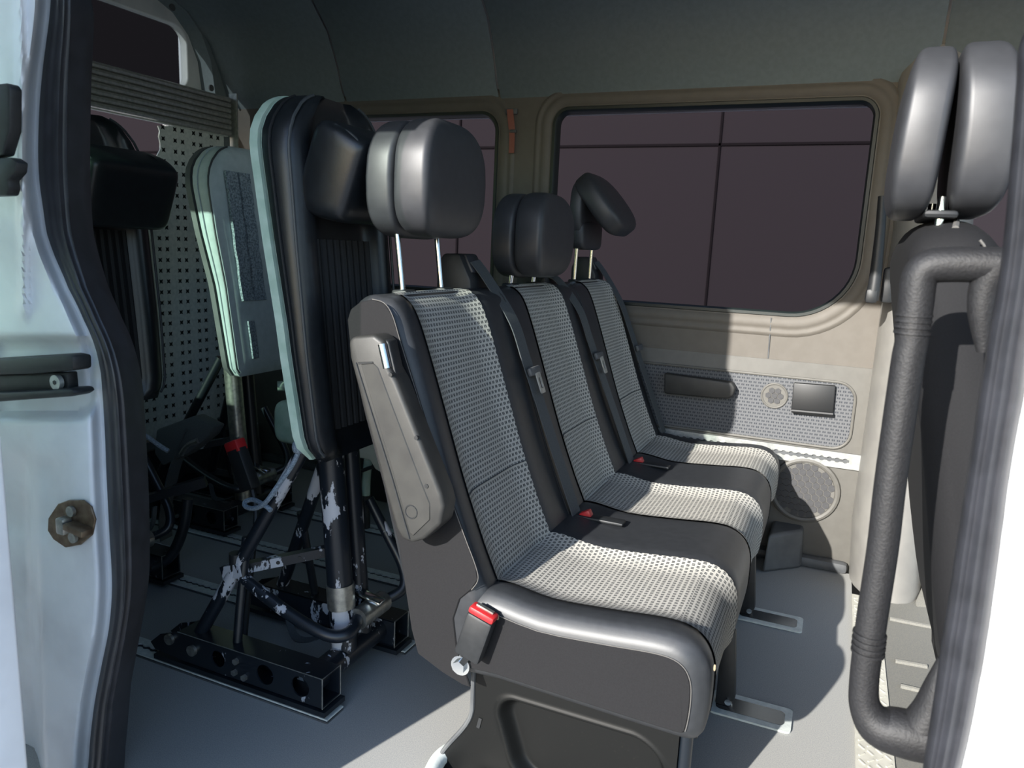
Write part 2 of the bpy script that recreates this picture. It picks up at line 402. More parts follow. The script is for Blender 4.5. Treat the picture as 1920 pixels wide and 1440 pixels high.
# ---- headliner / roof
rp = [(WY, 1.655), (WY-.012, 1.675), (WY-.03, 1.70), (WY-.07, 1.80), (WY-.13, 1.91), (WY-.24, 2.01), (WY-.42, 2.07), (2.1, 2.10), (1.8, 2.11), (1.5, 2.10), (1.25, 2.04), (1.08, 1.93), (.98, 1.88)]
xs = [-2.74, xz(650, 190)[0], xz(937, 175)[0], .20, 1.6]
ce = empty('ceiling', (0, 1.8, 2.0)); struct(ce, 'grey green cloth headliner of the van roof')
for a, b in zip(xs, xs[1:]):
    m_ = MB(); e = .004
    m_.rings([[V((x, y+(.006 if k in (0, 3) else 0)*(0 if y > 2 else 0), z+(.006 if k in (0, 3) else 0))) for y, z in rp] for k, x in enumerate((a+e, a+e+.006, b-e-.006, b-e))], False, False)
    m_.rings([[V((x, y+dy, z)) for (y, z, dy) in ((WY, 1.655, 0), (WY, 1.655, .05))] for x in (a+e, b-e)], False, False)
    m_.build('headliner_panel', 'headliner', ce, 50)
rs = MB(); rs.rings([[V((x, y+(.02 if y > 2 else -.02 if y < 1.5 else 0), z+.03)) for y, z in rp]+[V((x, .78, 1.86)), V((x, .76, 2.05)), V((x, 1.1, 2.2)), V((x, 1.8, 2.24)), V((x, 2.5, 2.2)), V((x, 2.87, 1.98)), V((x, 2.87, 1.65))] for x in (-2.85, 1.7)], True, False); o = rs.build('ceiling_skin', 'white'); struct(o, 'outer white roof skin of the van')
# ---- rear wall and rear door
rx = -2.72
rear_hole = [(P(px, py, x=rx).y, P(px, py, x=rx).z) for px, py in ((395, 330), (393, 240), (388, 150), (380, 75), (362, 32), (330, 5))]
hole = [(1.0, .05), (2.66, .05), (2.68, 1.4), (2.68, 1.70), (2.66, 1.84), (2.61, 1.94), (2.53, 2.01), (2.42, 2.05), (1.0, 2.05)]
rw = plate('wall_rear', [(.85, -.02), (2.86, -.02), (2.86, 1.75), (2.75, 1.98), (2.5, 2.12), (.85, 2.12)], [hole], ((rx, 0, 0), (0, 1, 0), (0, 0, 1)), .08, 'headliner'); struct(rw, 'grey trim around the rear doors')
yz = lambda px, py, x=rx-.06: (P(px, py, x=x).y, P(px, py, x=x).z)
wtop = rrect(1.3, 2.60, 1.715, 1.965, [.05, .05, .07, .05])
dr = plate('door_2', [(1.0, 1.60), (2.70, 1.60), (2.70, 2.09), (1.0, 2.09)], [wtop], ((rx-.06, 0, 0), (0, 1, 0), (0, 0, 1)), .03, 'white_in', bev=.006); struct(dr, 'white upper rear door frame with a dark window')
gl = bmesh.new(); gl.faces.new([gl.verts.new((rx-.07, y, z)) for y, z in wtop]); me = bpy.data.meshes.new('pane'); gl.to_mesh(me); gl.free(); link('pane', me, 'darktint', dr)
MB().tube([P(100, 128, x=rx-.03), P(250, 178, x=rx-.03), P(345, 203, x=rx-.03), P(372, 212, x=rx-.03)], [.018, .02, .02, .012], 10, 4).build('door_ledge', 'white_in', dr)
MB().tube([P(*q, x=rx-.02) for q in ((393, 260), (392, 180), (387, 110), (376, 66), (354, 32), (320, 8))], .012, 8, 4).build('door_seal', 'rubber', dr)
lo = plate('door_3', [(1.0, -.02), (2.70, -.02), (2.70, 1.60), (1.0, 1.60)], [rrect(1.25, 2.50, .95, 1.56, .05)], ((rx-.06, 0, 0), (0, 1, 0), (0, 0, 1)), .03, 'white_in'); struct(lo, 'lower rear door with its window behind the ramp')
gl = bmesh.new(); gl.faces.new([gl.verts.new((rx-.07, y, z)) for y, z in rrect(1.25, 2.50, .95, 1.56, .05)]); me = bpy.data.meshes.new('pane'); gl.to_mesh(me); gl.free(); link('pane', me, 'tint', lo)
for px, py in ((322, 14), (395, 165)):
    p = P(px, py, x=rx+.045); MB().cyl(p, p+V((.006, 0, 0)), .014, 12).build('trim_clip', 'plastic_grey', rw)
# ---- near side wall (rear of the opening), header, C-pillar seal and jamb
YS = [(-700, 150), (-80, 120), (0, 135), (150, 131), (300, 130), (400, 134), (450, 141), (540, 166), (600, 192), (650, 214), (700, 228), (750, 236), (900, 245), (1000, 249), (1080, 250), (1130, 247), (1190, 238), (1250, 227), (1320, 215), (1440, 205), (1700, 190)]   # inner edge of the seal
YL = [(-700, 95), (-80, 92), (0, 95), (150, 78), (250, 72), (330, 73), (400, 82), (450, 92), (540, 128), (600, 157), (650, 178), (700, 189), (800, 196), (900, 200), (1000, 205), (1100, 210), (1180, 204), (1250, 190), (1320, 177), (1400, 168), (1440, 165), (1700, 150)]
rows_py = list(range(-640, 1640, 20))
sb = MB(); rr_ = []
for py in rows_py:
    a = clerp(YL, py); b = clerp(YS, py); r = []
    for k in range(15):
        u = k/14; dp = YD-.022*abs(math.sin(math.pi*(.05+u*.95)*1.0))**.6+.006*(1+math.cos(2*math.pi*u*2.5))/2
        r.append(P(a+(b-a)*u, py, y=dp))
    r.append(r[-1]+V((-.01, .03, 0))); r.append(r[-1]+V((-.02, .03, 0)))
    rr_.append(r)
sb.grid(rr_); o = sb.build('door_seal_rear', 'rubber', smooth=60, fixn=False); struct(o, 'black rubber seal curving down the left pillar of the door opening')
JL = [(-700, -320), (0, -300), (1700, -220)]
def jdepth(px, py, a):
    u = a-px; d = YD+.012
    d -= .035*smooth01((u-4)/26)                                            # flange rolls outwards
    if py < 560: d -= .03*smooth01((a-px-18)/10)*smooth01((560-py)/160)
    # lower body panel: shallow flat, and a groove beside the sliding door
    gx = 70+max(0, (py-900))*.03
    d += .06*smooth01((gx-px)/22)*smooth01((py-780)/220)
    # pocket around the hinge arm
    cx, cy, hx, hy = 72, 708, 106, 74; q = math.hypot(max(abs(px-cx)-hx+30, 0), max(abs(py-cy)-hy+30, 0))-30
    d += .034*smooth01((6-q)/18)
    # ramp of the lower pocket
    cx, cy, hx, hy = 60, 930, 85, 95; q = math.hypot(max(abs(px-cx)-hx+50, 0), max(abs(py-cy)-hy+50, 0))-50
    d += .012*smooth01((0-q)/60)
    d -= .018*smooth01(1-abs(px-(38+py*.01))/14)*smooth01((620-py)/60)      # vertical ridge above
    return d
jm = MB(); rr_ = []
for py in range(-640, 1640, 10):
    a = clerp(YL, py); L = lerp(JL, py); r = []
    for k in range(64):
        u = k/63; px = a+4-(a+4-L)*(u**1.5); r.append(P(px, py, y=jdepth(px, py, a)))
    rr_.append(r)
jm.grid(rr_); jb = jm.build('door_jamb_rear', 'white', smooth=70); struct(jb, 'white painted pillar jamb left of the door opening')
nw = MB(); nw.rings([[P((clerp(YL, py)*.4+clerp(YS, py)*.6), py, y=YD+.085), V((-1.42, YD+.075, P(100, py, y=YD+.02).z))] for py in rows_py], False, False)
o = nw.build('wall_right_edge', 'wall_low', smooth=0); struct(o, 'near side wall edge behind the left door seal')
zw = rrect(-2.50, -1.46, .96, 1.60, .06)
o = plate('wall_right', [(-2.82, -.3), (-1.40, -.3), (-1.40, 2.08), (-2.82, 2.08)], [zw], ((0, YD+.10, 0), (1, 0, 0), (0, 0, 1)), .03, 'wall_low'); struct(o, 'near side van wall behind the left door pillar')
gl = bmesh.new(); gl.faces.new([gl.verts.new((x, YD+.10, z)) for x, z in zw]); me = bpy.data.meshes.new('pane'); gl.to_mesh(me); gl.free(); link('pane', me, 'greentint', o)
hd = MB().box((-.45, .86, 1.98), (2.6, .16, .22), bev=.03).build('trim_3', 'white'); struct(hd, 'door header above the opening')
# ---- B-pillar seal and white panel on the right
RS = [(-700, 2025), (65, 1920), (162, 1905), (289, 1895), (496, 1876), (677, 1845), (821, 1824), (930, 1807), (1039, 1790), (1202, 1765), (1440, 1730), (1700, 1690)]
RE = [(-700, 2110), (65, 2005), (289, 1978), (496, 1955), (749, 1919), (893, 1893), (1000, 1878), (1173, 1855), (1281, 1836), (1440, 1803), (1700, 1752)]
sb = MB(); rr_ = []
for py in rows_py:
    a = clerp(RS, py); b = clerp(RE, py); r = [P(a, py, y=YD)+V((.03, .09, 0)), P(a, py, y=YD)+V((.015, .03, 0))]
    for k in range(17):
        u = k/16; dp = YD-.012-.018*math.sin(math.pi*min(max(u, 0), 1))**.5+.006*(1+math.cos(2*math.pi*u*3))/2
        r.append(P(a+(b-a)*u, py, y=dp))
    rr_.append(r)
sb.grid(rr_); o = sb.build('door_seal_front', 'rubber', smooth=60, fixn=False); struct(o, 'black ribbed rubber seal of the right door pillar')
jm = MB(); rr_ = []
for py in rows_py:
    b = clerp(RE, py); r = []
    for k in range(24):
        u = k/23; px = b-3+u*430; d = YD+.0-.02*smooth01(u*8)-.055*smooth01((u-.06)/.16)+.02*smooth01((u-.25)/.1)
        r.append(P(px, py, y=d))
    rr_.append(r)
jm.grid(rr_); o = jm.build('door_jamb_front', 'white', smooth=70); struct(o, 'white painted body edge at the right of the door opening')
fd = MB().box((1.05, .80, .25), (1.3, .06, 1.2), bev=.02).build('wall_right_front', 'white'); struct(fd, 'near side cab body panel')
# ---- far B-pillar column, driver side panels
colm = MB(); rr_ = []
for z in [i*.05 for i in range(0, 36)]:
    xl = lerp(((0, .135), (.2, .122), (.7, .125), (.95, .125), (1.2, .13), (1.7, .08)), z); r = []
    for k in range(13):
        a = math.pi*k/12; r.append(V((xl+.115-.115*math.cos(a), 2.82-.25*math.sin(a)**.7*lerp(((0, 1), (.9, 1), (1.2, .6), (1.7, .35)), z), z)))
    rr_.append(r)
colm.grid(rr_); bc = colm.build('trim_4', 'pillar', smooth=60); struct(bc, 'light grey pillar column at the front of the far wall')
t = empty('belt_height_adjuster', P(1645, 480, y=2.56), 'black seat belt guide on the far front pillar', 'belt guide')
MB().tube([P(1655, 368, y=2.57), P(1650, 440, y=2.56), P(1640, 530, y=2.55), P(1634, 562, y=2.55)], [.013, .015, .018, .02], 10, 5).build('belt_sleeve', 'plastic', t)
MB().box(P(1634, 555, y=2.545), (.035, .03, .045), bev=.01).build('end_cap', 'plastic', t)
MB().box(P(1665, 535, y=2.60), (.035, .03, .11), bev=.01).build('anchor_cover', 'plastic', t)
sp_ = MB().box((.62, 2.74, .36), (.74, .05, .85), bev=.01).build('wall_left_cab', 'pillar'); struct(sp_, 'light grey side panel beside the driver seat')
ddx = P(1752, 1000, y=2.66).x
dd = empty('door_4', (ddx+.15, 2.66, .1)); struct(dd, 'white edge of the driver door seen past the grab handle')
MB().box((ddx+.16, 2.67, .26), (.30, .03, .46), bev=.008).build('door_skin', 'white', dd)
MB().tube([P(1770, 985, y=2.64), P(1785, 1040, y=2.64), P(1792, 1110, y=2.64)], .014, 8, 4).build('door_rib', 'white_in', dd)
MB().tube([P(1750, 972, y=2.64), P(1748, 1050, y=2.64), P(1742, 1128, y=2.64)], .010, 8, 4).build('door_rib', 'white_in', dd)
cw = MB().box((1.05, 2.80, 1.18), (.1, .05, 1.2)).build('trim_5', 'plastic', smooth=0); struct(cw, 'dark front door pillar')
# ---- wall fittings
def ltrack(name, p0, p1, width, up, nrm, label, mat='alu', pitch=.0254, parent=None):
    p0, p1, up, nrm = V(p0), V(p1), V(up), V(nrm); L = (p1-p0).length; u = (p1-p0).normalized()
    n = int((L-.03)/pitch); r, sl_ = .0088, .0045; top = []; st = 6
    x = .015
    for i in range(n):
        for k in range(st+1):
            dx = -pitch/2+pitch*k/st; hh = max(sl_, math.sqrt(max(r*r-dx*dx, 0)))
            top.append((.015+pitch*(i+.5)+dx, hh))
    hole = top+[(a, -b) for a, b in reversed(top)]
    e = empty(name, p0, label, 'rail')
    v = nrm.cross(u)
    plate('rail_plate', [(0, -width/2), (L, -width/2), (L, width/2), (0, width/2)], [hole], (p0+nrm*.009, u, v), .004, mat, e)
    MB().prism([p0-v*width/2, p1-v*width/2, p1+v*width/2, p0+v*width/2], nrm*.004).build('rail_channel', 'plastic_grey', e, 0)
    return e
ltrack('wall_rail', (-1.6, WY, .402), (P(1612, 870, y=WY).x, WY, .402), .055, (0, 0, 1), (0, -1, 0), 'bright aluminium lashing rail along the far wall below the woven panel')
def hexgrille(name, c, R, ncell, s, label):
    e = empty(name, c, label, 'speaker'); c = V(c)
    MB().tube([c+V((R*math.cos(a)*.93, 0, R*math.sin(a)*.93)) for a in [2*math.pi*k/36 for k in range(36)]], R*.09, 8, closed=True).build('rim', 'wall_low', e)
    MB().cyl(c+V((0, .004, 0)), c+V((0, -.001, 0)), R*.92, 36).build('backing', 'wall_low', e)
    me = None
    for q in range(-ncell, ncell+1):
        for r in range(-ncell, ncell+1):
            x = s*1.732*(q+r/2); z = s*1.5*r
            if math.hypot(x, z) > R*.92-s: continue
            if me is None:
                h = MB().prism([V((s*.9*math.sin(math.pi*k/3), 0, s*.9*math.cos(math.pi*k/3))) for k in range(6)], (0, -.003, 0)); o = h.build('grille_cell', 'grille', e, 0); me = o.data
            else: o = link('grille_cell', me, None, e)
            o.location = c+V((x, -.001, z)); o.matrix_parent_inverse = Matrix.Translation(-V(e.location))
    return e
hexgrille('wall_speaker', P(1452, 742, y=WY-.006), .046, 3, .012, 'small round speaker grille in the woven wall panel')
hexgrille('floor_speaker', P(1508, 919, y=WY-.004), .118, 6, .0145, 'large round speaker grille below the lashing rail')
t = empty('ashtray_box', P(1523, 748, y=WY-.004), 'dark grey hinged ashtray box in the woven wall panel', 'ashtray')
bx_ = [P(1488, 718, y=WY-.024), P(1567, 724, y=WY-.024), P(1562, 777, y=WY-.024), P(1483, 771, y=WY-.024)]
MB().prism(bx_, (0, .024, 0), .004).build('lid', 'lid', t)
MB().tube([P(1484, 770, y=WY-.026), P(1562, 777, y=WY-.026)], .007, 8).build('hinge_edge', 'lid', t)
wb = [P(1428, 1075, z=.0), P(1502, 1066, z=.0), P(1502, 1066, z=.0)+V((0, .22, 0)), P(1428, 1075, z=.0)+V((0, .22, 0))]
zt_ = .14
t = MB(); t.rings([[V((a.x, a.y, 0)) for a in wb], [V((a.x+(.008 if i in (0, 3) else -.008), a.y+.01*(i < 2), zt_)) for i, a in enumerate(wb)]]); o = t.build('wheel_box_cover', 'plastic_grey', bevmod=.012); tag(o, 'dark grey plastic cover box on the floor against the far wall', 'cover')

# floor rails below the restraint frames
for i, (y, xa) in enumerate(((1.27, -.955), (1.60, -.955), (1.93, -.6), (2.26, -.6))):
    ltrack('floor_rail', (-2.55, y, .0), (xa, y, .0), .06, (0, 1, 0), (0, 0, 1), ['floor rail under the near side of the chipped frame', 'floor rail under the far side of the chipped frame', 'floor rail below the grey backrest, nearer one', 'floor rail nearest the far wall'][i], 'alu_dull')

# ================================================================== BENCH
bench = empty('bench_seat', (-.45, 1.95, 0), 'three-seat bench in charcoal leatherette with grey woven inserts', 'bench')
YN, YF = 1.19, 2.71
FAB = ((1.265, 1.555), (1.81, 2.10), (2.365, 2.635))
CB = ((-.60, .395), (-.548, .425), (-.44, .413), (-.32, .420), (-.23, .428), (-.185, .425), (-.155, .408), (-.138, .378), (-.133, .34), (-.135, .29), (-.142, .262), (-.16, .248), (-.20, .246), (-.35, .250), (-.52, .255), (-.62, .262))
def offs_profile(pr, d):
    n = len(pr); out = []
    for i in range(n):
        a, b, c_ = V(pr[i-1]), V(pr[i]), V(pr[(i+1) % n]); e1 = (b-a).normalized(); e2 = (c_-b).normalized()
        m_ = V((-(e1.y+e2.y), e1.x+e2.x)); m_ = m_.normalized() if m_.length > 1e-6 else V((0, 0)); out.append((b.x+m_.x*d, b.y+m_.y*d))
    return out
def refine(pr, n=3): return [(p.x, p.y) for p in cat_rom([(a, b, 0) for a, b in pr], n, True)]
def insert_dist(y):
    """>0 inside a woven insert (metres from its edge)"""
    return max(min(y-a, b-y) for a, b in FAB)
def ys_list():
    ys = []
    for r in (0, .25, .5, .75, 1): ys.append((YN+.028*(1-math.cos(r*math.pi/2)) if False else YN+.028*r, .028*(1-math.sin(r*math.pi/2))))
    y = YN+.05
    while y < YF-.05: ys.append((y, 0)); y += .02
    for r in (1, .75, .5, .25, 0): ys.append((YF-.028*r, .028*(1-math.sin(r*math.pi/2))))
    return ys
def bolster(y):
    d = insert_dist(y)
    return .010*smooth01(.5-d/.05)-.010*smooth01(d/.06)
def cushion_ring(pr, y, inset, off=0, sign=1):
    q = refine(pr); q = offs_profile(q, -inset*sign) if inset else q
    if off: q = offs_profile(q, off*sign)
    return [V((a, y, b)) for a, b in q]
def area(pr): return sum(pr[i][0]*pr[(i+1) % len(pr)][1]-pr[(i+1) % len(pr)][0]*pr[i][1] for i in range(len(pr)))
sgC = 1 if area(CB) < 0 else -1
def warp_c(v, y):
    # bolster relief on the upper surface, seam valleys between the seats
    b = bolster(y)
    if v.z > .33: v = V((v.x, v.y, v.z+b))
    if v.x > -.2: v = V((v.x+b*.6, v.y, v.z))
    return v
cm = MB(); cm.rings([[warp_c(v, y) for v in cushion_ring(CB, y, ins, 0, sgC)] for y, ins in ys_list()]); cush = cm.build('seat_cushion', 'leather', bench, 60)
# backrest: front line, rounded top, rear line
BB = ((-.556, .40), (-.600, .50), (-.648, .62), (-.690, .74), (-.732, .86), (-.762, .935), (-.785, .966), (-.815, .980), (-.845, .974), (-.865, .95), (-.868, .90), (-.845, .80), (-.80, .62), (-.745, .42), (-.70, .27), (-.665, .25), (-.60, .245), (-.575, .26), (-.570, .30), (-.562, .36))
sgB = 1 if area(BB) < 0 else -1
def warp_b(v, y):
    b = bolster(y)
    if v.x > -.80+(.97-v.z)*.36: v = V((v.x+b*1.1, v.y, v.z+b*.3))
    return v
BBm = tuple(p for p in BB)
bk = MB(); bk.rings([[warp_b(v, y) for v in cushion_ring(BBm, y, ins, 0, sgB)] for y, ins in ys_list()]); back = bk.build('backrest', 'leather', bench, 60)
def insert(pr, i0, i1, fab, name, warp, sg, parent, off=.0035):
    full = refine(pr, 4); full = offs_profile(full, off*sg); seg = full[i0*4:i1*4+1]
    bm = bmesh.new(); uvl = bm.loops.layers.uv.new('uv'); a, b = fab; rows = []; vs_ = []; acc = 0
    for i, p in enumerate(seg):
        if i: acc += math.hypot(p[0]-seg[i-1][0], p[1]-seg[i-1][1])
        vs_.append(acc)
    ny = 20
    for i, p in enumerate(seg):
        r = []
        for k in range(ny+1):
            y = a+(b-a)*k/ny; v = warp(V((p[0], y, p[1])), y)
            # horizontal pull seam one third up the back
            r.append(bm.verts.new(v))
        rows.append(r)
    for i in range(len(rows)-1):
        for k in range(ny):
            f = bm.faces.new((rows[i][k], rows[i][k+1], rows[i+1][k+1], rows[i+1][k])); f.smooth = True
            for l, (ii, kk) in zip(f.loops, ((i, k), (i, k+1), (i+1, k+1), (i+1, k))): l[uvl].uv = ((b-a)*kk/ny, vs_[ii])
    bmesh.ops.recalc_face_normals(bm, faces=bm.faces)
    me = bpy.data.meshes.new(name); bm.to_mesh(me); bm.free(); return link(name, me, 'fabric', parent)
for f in FAB:
    insert(CB, 0, 10, f, 'woven_cushion_insert', warp_c, sgC, cush)
    insert(BB, 0, 7, f, 'woven_back_insert', warp_b, sgB, back)
    y0, y1 = f
    MB().tube([warp_b(V((-.637+.004, y0+(y1-y0)*k/8, .590+.004)), y0+(y1-y0)*k/8) for k in range(9)], .0012, 6).build('pull_seam', 'piping', back)
# side panels of bench end (lighter cloth) with stitched edges
def sidepanel(pr, y, mat, name, inset, parent, th=.006):
    q = offs_profile(refine(pr, 3), -inset*(sgC if pr is CB else sgB)); return MB().prism([V((a, y, b)) for a, b in q], (0, th, 0), .002, 1).build(name, mat, parent)
sp_px = ((651, 600), (657, 580), (675, 566), (698, 561), (720, 568), (736, 592), (752, 645), (790, 765), (835, 905), (870, 1003), (892, 1062), (896, 1088), (884, 1106), (862, 1124), (850, 1160), (856, 1215), (882, 1290), (866, 1284), (830, 1262), (783, 1226), (771, 1180), (747, 1020), (716, 900), (682, 770), (657, 660))
MB().prism([P(*q_, y=YN-.003) for q_ in sp_px], (0, .006, 0), .002, 1).build('back_side_panel', 'leather_side', back)
MB().tube([P(*q_, y=YN-.003) for q_ in sp_px[3:13]], .0009, 6, 4).build('stitching', 'stitch', back)
sidepanel(CB, YN-.003, 'leather_side', 'cushion_side_panel', .024, cush)
q = offs_profile(refine(CB, 3), -.023*sgC); MB().tube([V((a, YN-.003, b)) for a, b in q[3:30]], .0009, 6).build('stitching', 'stitch', cush)
MB().superell(P(932, 1157, y=YN-.004), (.004, .0015, .006), .8, .8, 10, 8).build('foam_tear', 'tan', cush)
MB().superell(P(1340, 1252, y=YN-.002), (.002, .0015, .006), .8, .8, 10, 8).build('foam_tear', 'tan', cush)
# dark seams between seats on back and cushion
for y in (1.683, 2.235):
    MB().tube([warp_b(V((a, y, b)), y) for a, b in offs_profile(refine(BB, 3), .0005*sgB)[1:20]], .0022, 6).build('seat_seam', 'plastic', back)
# buckle (near end)
bc_ = empty('x', (0, 0, 0)); bpy.data.objects.remove(bc_)
def buckle(base, top, wdir, w, th, parent, name='belt_buckle', rb=.13):
    base, top = V(base), V(top); d = (top-base); L = d.length; z = d.normalized(); x = V(wdir); x = (x-z*x.dot(z)).normalized(); y = z.cross(x)
    R = Matrix((x, y, z)).transposed(); c = (base+top)/2
    body = MB().box(c-z*L*.08, (w, th, L*.84), R, bev=th*.22).build(name, 'plastic', parent)
    MB().box(top-z*L*(.035+rb/2), (w*.99, th*.99, L*rb), R, bev=th*.18).build('release_button', 'red', body)
    MB().box(top-z*L*.035+y*th*.1, (w*.66, th*.28, L*.06), R).build('slot', 'steel', body)
    return body
b_ = buckle(P(878, 1230, y=YN-.024), P(910, 1140, y=YN-.024), (1, 0, .25), .054, .028, bench)
bo = P(864, 1247, y=YN-.006); MB().cyl(bo, bo+V((0, -.012, 0)), .0135, 6).cyl(bo+V((0, .006, 0)), bo+V((0, -.003, 0)), .02, 18).build('bolt', 'chrome', bench)
MB().ribbon([P(864, 1247, y=YN-.008), P(880, 1225, y=YN-.018), P(888, 1200, y=YN-.022)], .022, (1, 0, .5), .004).build('buckle_stalk', 'plastic', bench)
# red release buttons of inner belts in recesses between cushions
for (px, py, y) in ((1090, 972, 1.70), (1190, 876, 2.25)):
    c = P(px, py, y=y)
    MB().box((c.x+.05, y, .432), (.12, .035, .008), bev=.003).build('belt_recess', 'plastic', bench)
    b2 = MB().box((c.x+.012, y, .437), (.028, .022, .018), ('Y', -.5), bev=.003).build('recessed_buckle', 'red', bench)
# armrest folded up on the near side
ya = YN-.062
ao = [P(*q_, y=ya) for q_ in ((652, 640), (660, 631), (700, 627), (718, 640), (728, 690), (742, 715), (800, 860), (826, 925), (832, 950), (826, 985), (795, 1012), (772, 1019), (752, 1012), (741, 990), (716, 900), (690, 800), (668, 720), (655, 670))]
ar = empty('armrest', P(780, 1000, y=ya)); ar.parent = bench; ar.matrix_parent_inverse = Matrix.Translation(-V(bench.location))
am = MB().prism(ao, (0, .052, 0), .008, 3).build('armrest_body', 'armrest', bench)
bpy.data.objects.remove(ar)
in_ = [P(*q_, y=ya-.0015) for q_ in ((676, 683), (700, 681), (709, 690), (735, 760), (790, 905), (806, 945), (806, 975), (775, 1005), (768, 1000), (735, 880), (694, 745))]
MB().prism(in_, (0, .004, 0), .0015, 1).build('inlay', 'armrest', am)
MB().tube([p+V((0, -.0005, 0)) for p in (P(668, 680, y=ya), P(674, 700, y=ya), P(735, 895, y=ya), P(768, 1010, y=ya))], .002, 6).build('groove', 'plastic', am)
MB().tube([p for p in (P(672, 681, y=ya), P(700, 680, y=ya))], .002, 6).build('groove', 'plastic', am)
c = P(771, 960, y=ya-.0015)
MB().tube([c+V((.0125*math.cos(k*math.pi/10), 0, .0125*math.sin(k*math.pi/10))) for k in range(20)], .0014, 6, closed=True).build('screw_cap', 'plastic', am)
MB().prism([P(*q_, y=ya+.012) for q_ in ((712, 632), (728, 640), (742, 700), (745, 715), (730, 712), (722, 690))], (0, .03, 0), .003).build('release_slot', 'plastic', am)
MB().tube([P(716, 645, y=ya+.008), P(726, 690, y=ya+.008)], .009, 10).build('release_lever', 'chrome', am)
for px, py in ((735, 702), (783, 820), (802, 910)):
    c = P(px, py, y=ya+.004); MB().cyl(c, c+V((0, -.006, 0)), .004, 10).build('screw_hole', 'plastic', am)
# far armrest
yf = 2.735
MB().prism([P(*q_, y=yf) for q_ in ((1245, 700), (1330, 711), (1372, 717), (1379, 728), (1374, 742), (1366, 748), (1340, 747), (1245, 738))], (0, .035, 0), .006, 3).build('armrest', 'armrest', bench)
# headrests
def headrest(name, parent, c, wid, hgt, flap=0., sc=1., spread=0., mat='head', thick=.072):
    """c: bottom centre of the rear pad, on the posts"""
    c = V(c); hz = hgt/2; W = wid/2
    def shape(p, s):
        k = 1-.22*max(p.z/hz, 0)**2-.05*max(-p.z/hz, 0)**2
        return V((p.x+s*.012*(1-(p.z/hz)**2), p.y*k, p.z))
    h = thick/2
    rot = Matrix.Rotation(math.radians(8), 3, 'Y').inverted()
    if flap == 0:
        rear = MB().superell(c+V((-h*.62, 0, hz)), (h*.98, W, hz), .52, .28, 48, 28, lambda p: shape(p, -.3)+V((spread*(p.z/hz-1), 0, 0))).build(name, mat, parent)
        fr_c = c+V((h*1.15, 0, hz+.004))
        f = MB().superell(fr_c, (h*1.18, W*1.01, hz*1.0), .55, .26, 48, 28, lambda p: shape(p, .6)-V((spread*(p.z/hz-1), 0, 0))).build('front_pad', mat, rear)
        rx_ = h*.25
        for s in (-1, 1):
            loop = []
            for k in range(40):
                a = 2*math.pi*k/40
                def pw(v, e): return math.copysign(abs(v)**e, v)
                z = hz*pw(math.sin(a), .45)*.985; x = h*1.18*pw(math.cos(a), .6)*.80
                yy = s*W*1.02*(abs(math.cos(math.asin(max(-1, min(1, z/hz))))))**.0*(1-.22*max(z/hz, 0)**2-.05*max(-z/hz, 0)**2)*.93
                loop.append(fr_c+V((x*.9+.6*.012*(1-(z/hz)**2), yy, z*.93)))
            MB().tube(loop, .0016, 6, closed=True).build('piping', 'plastic', f) if False else None
    else:
        rear = MB().superell(c+V((-h*.2, 0, hz*.42)), (h*.75, W*.82, hz*.42), .4, .35, 32, 16).build(name, mat, parent)
        MB().superell(c+V((-h*.35, 0, hz*1.15)), (h*.75, W*.9, hz*.82), .45, .38, 32, 20, lambda p: shape(p, 0)).build('rear_pad', mat, rear)
        hinge = c+V((-.05, 0, hgt*.94)); R = Matrix.Rotation(-flap, 3, 'Y')
        MB().superell(hinge+R @ V((h*1.0, 0, -hz*1.0)), (h*1.1, W*1.02, hz*1.02), .55, .42, 36, 24, lambda p: shape(V((p.x, p.y, p.z)), .5), R).build('front_pad', mat, rear)
    return rear
hr = []
for i, (y, z, hgt, wid) in enumerate(((1.412, 1.09, .238, .27), (1.955, 1.00, .228, .27), (2.49, 1.085, .232, .27))):
    x = (-.838, -.812, -.815)[i]
    h = headrest('headrest', bench, (x, y, z), wid, hgt, 0 if i < 2 else math.radians(40))
    for s in (-1, 1):
        p0 = V((-.83, y+s*.082, .968)); p1 = V((x-.012, y+s*.082, z+.03))
        po = MB().cyl(p0, p1, .0062, 12).build('post', 'chrome', h)
        for k in range(7):
            if s > 0:
                c = p0.lerp(p1, .12+.1*k); MB().cyl(c, c+(p1-p0).normalized()*.002, .0068, 12).build('notch', 'plastic_grey', po) if False else None
        MB().box((-.828, y+s*.082, .979), (.036, .044, .014), bev=.005).build('post_sleeve', 'plastic', bench)
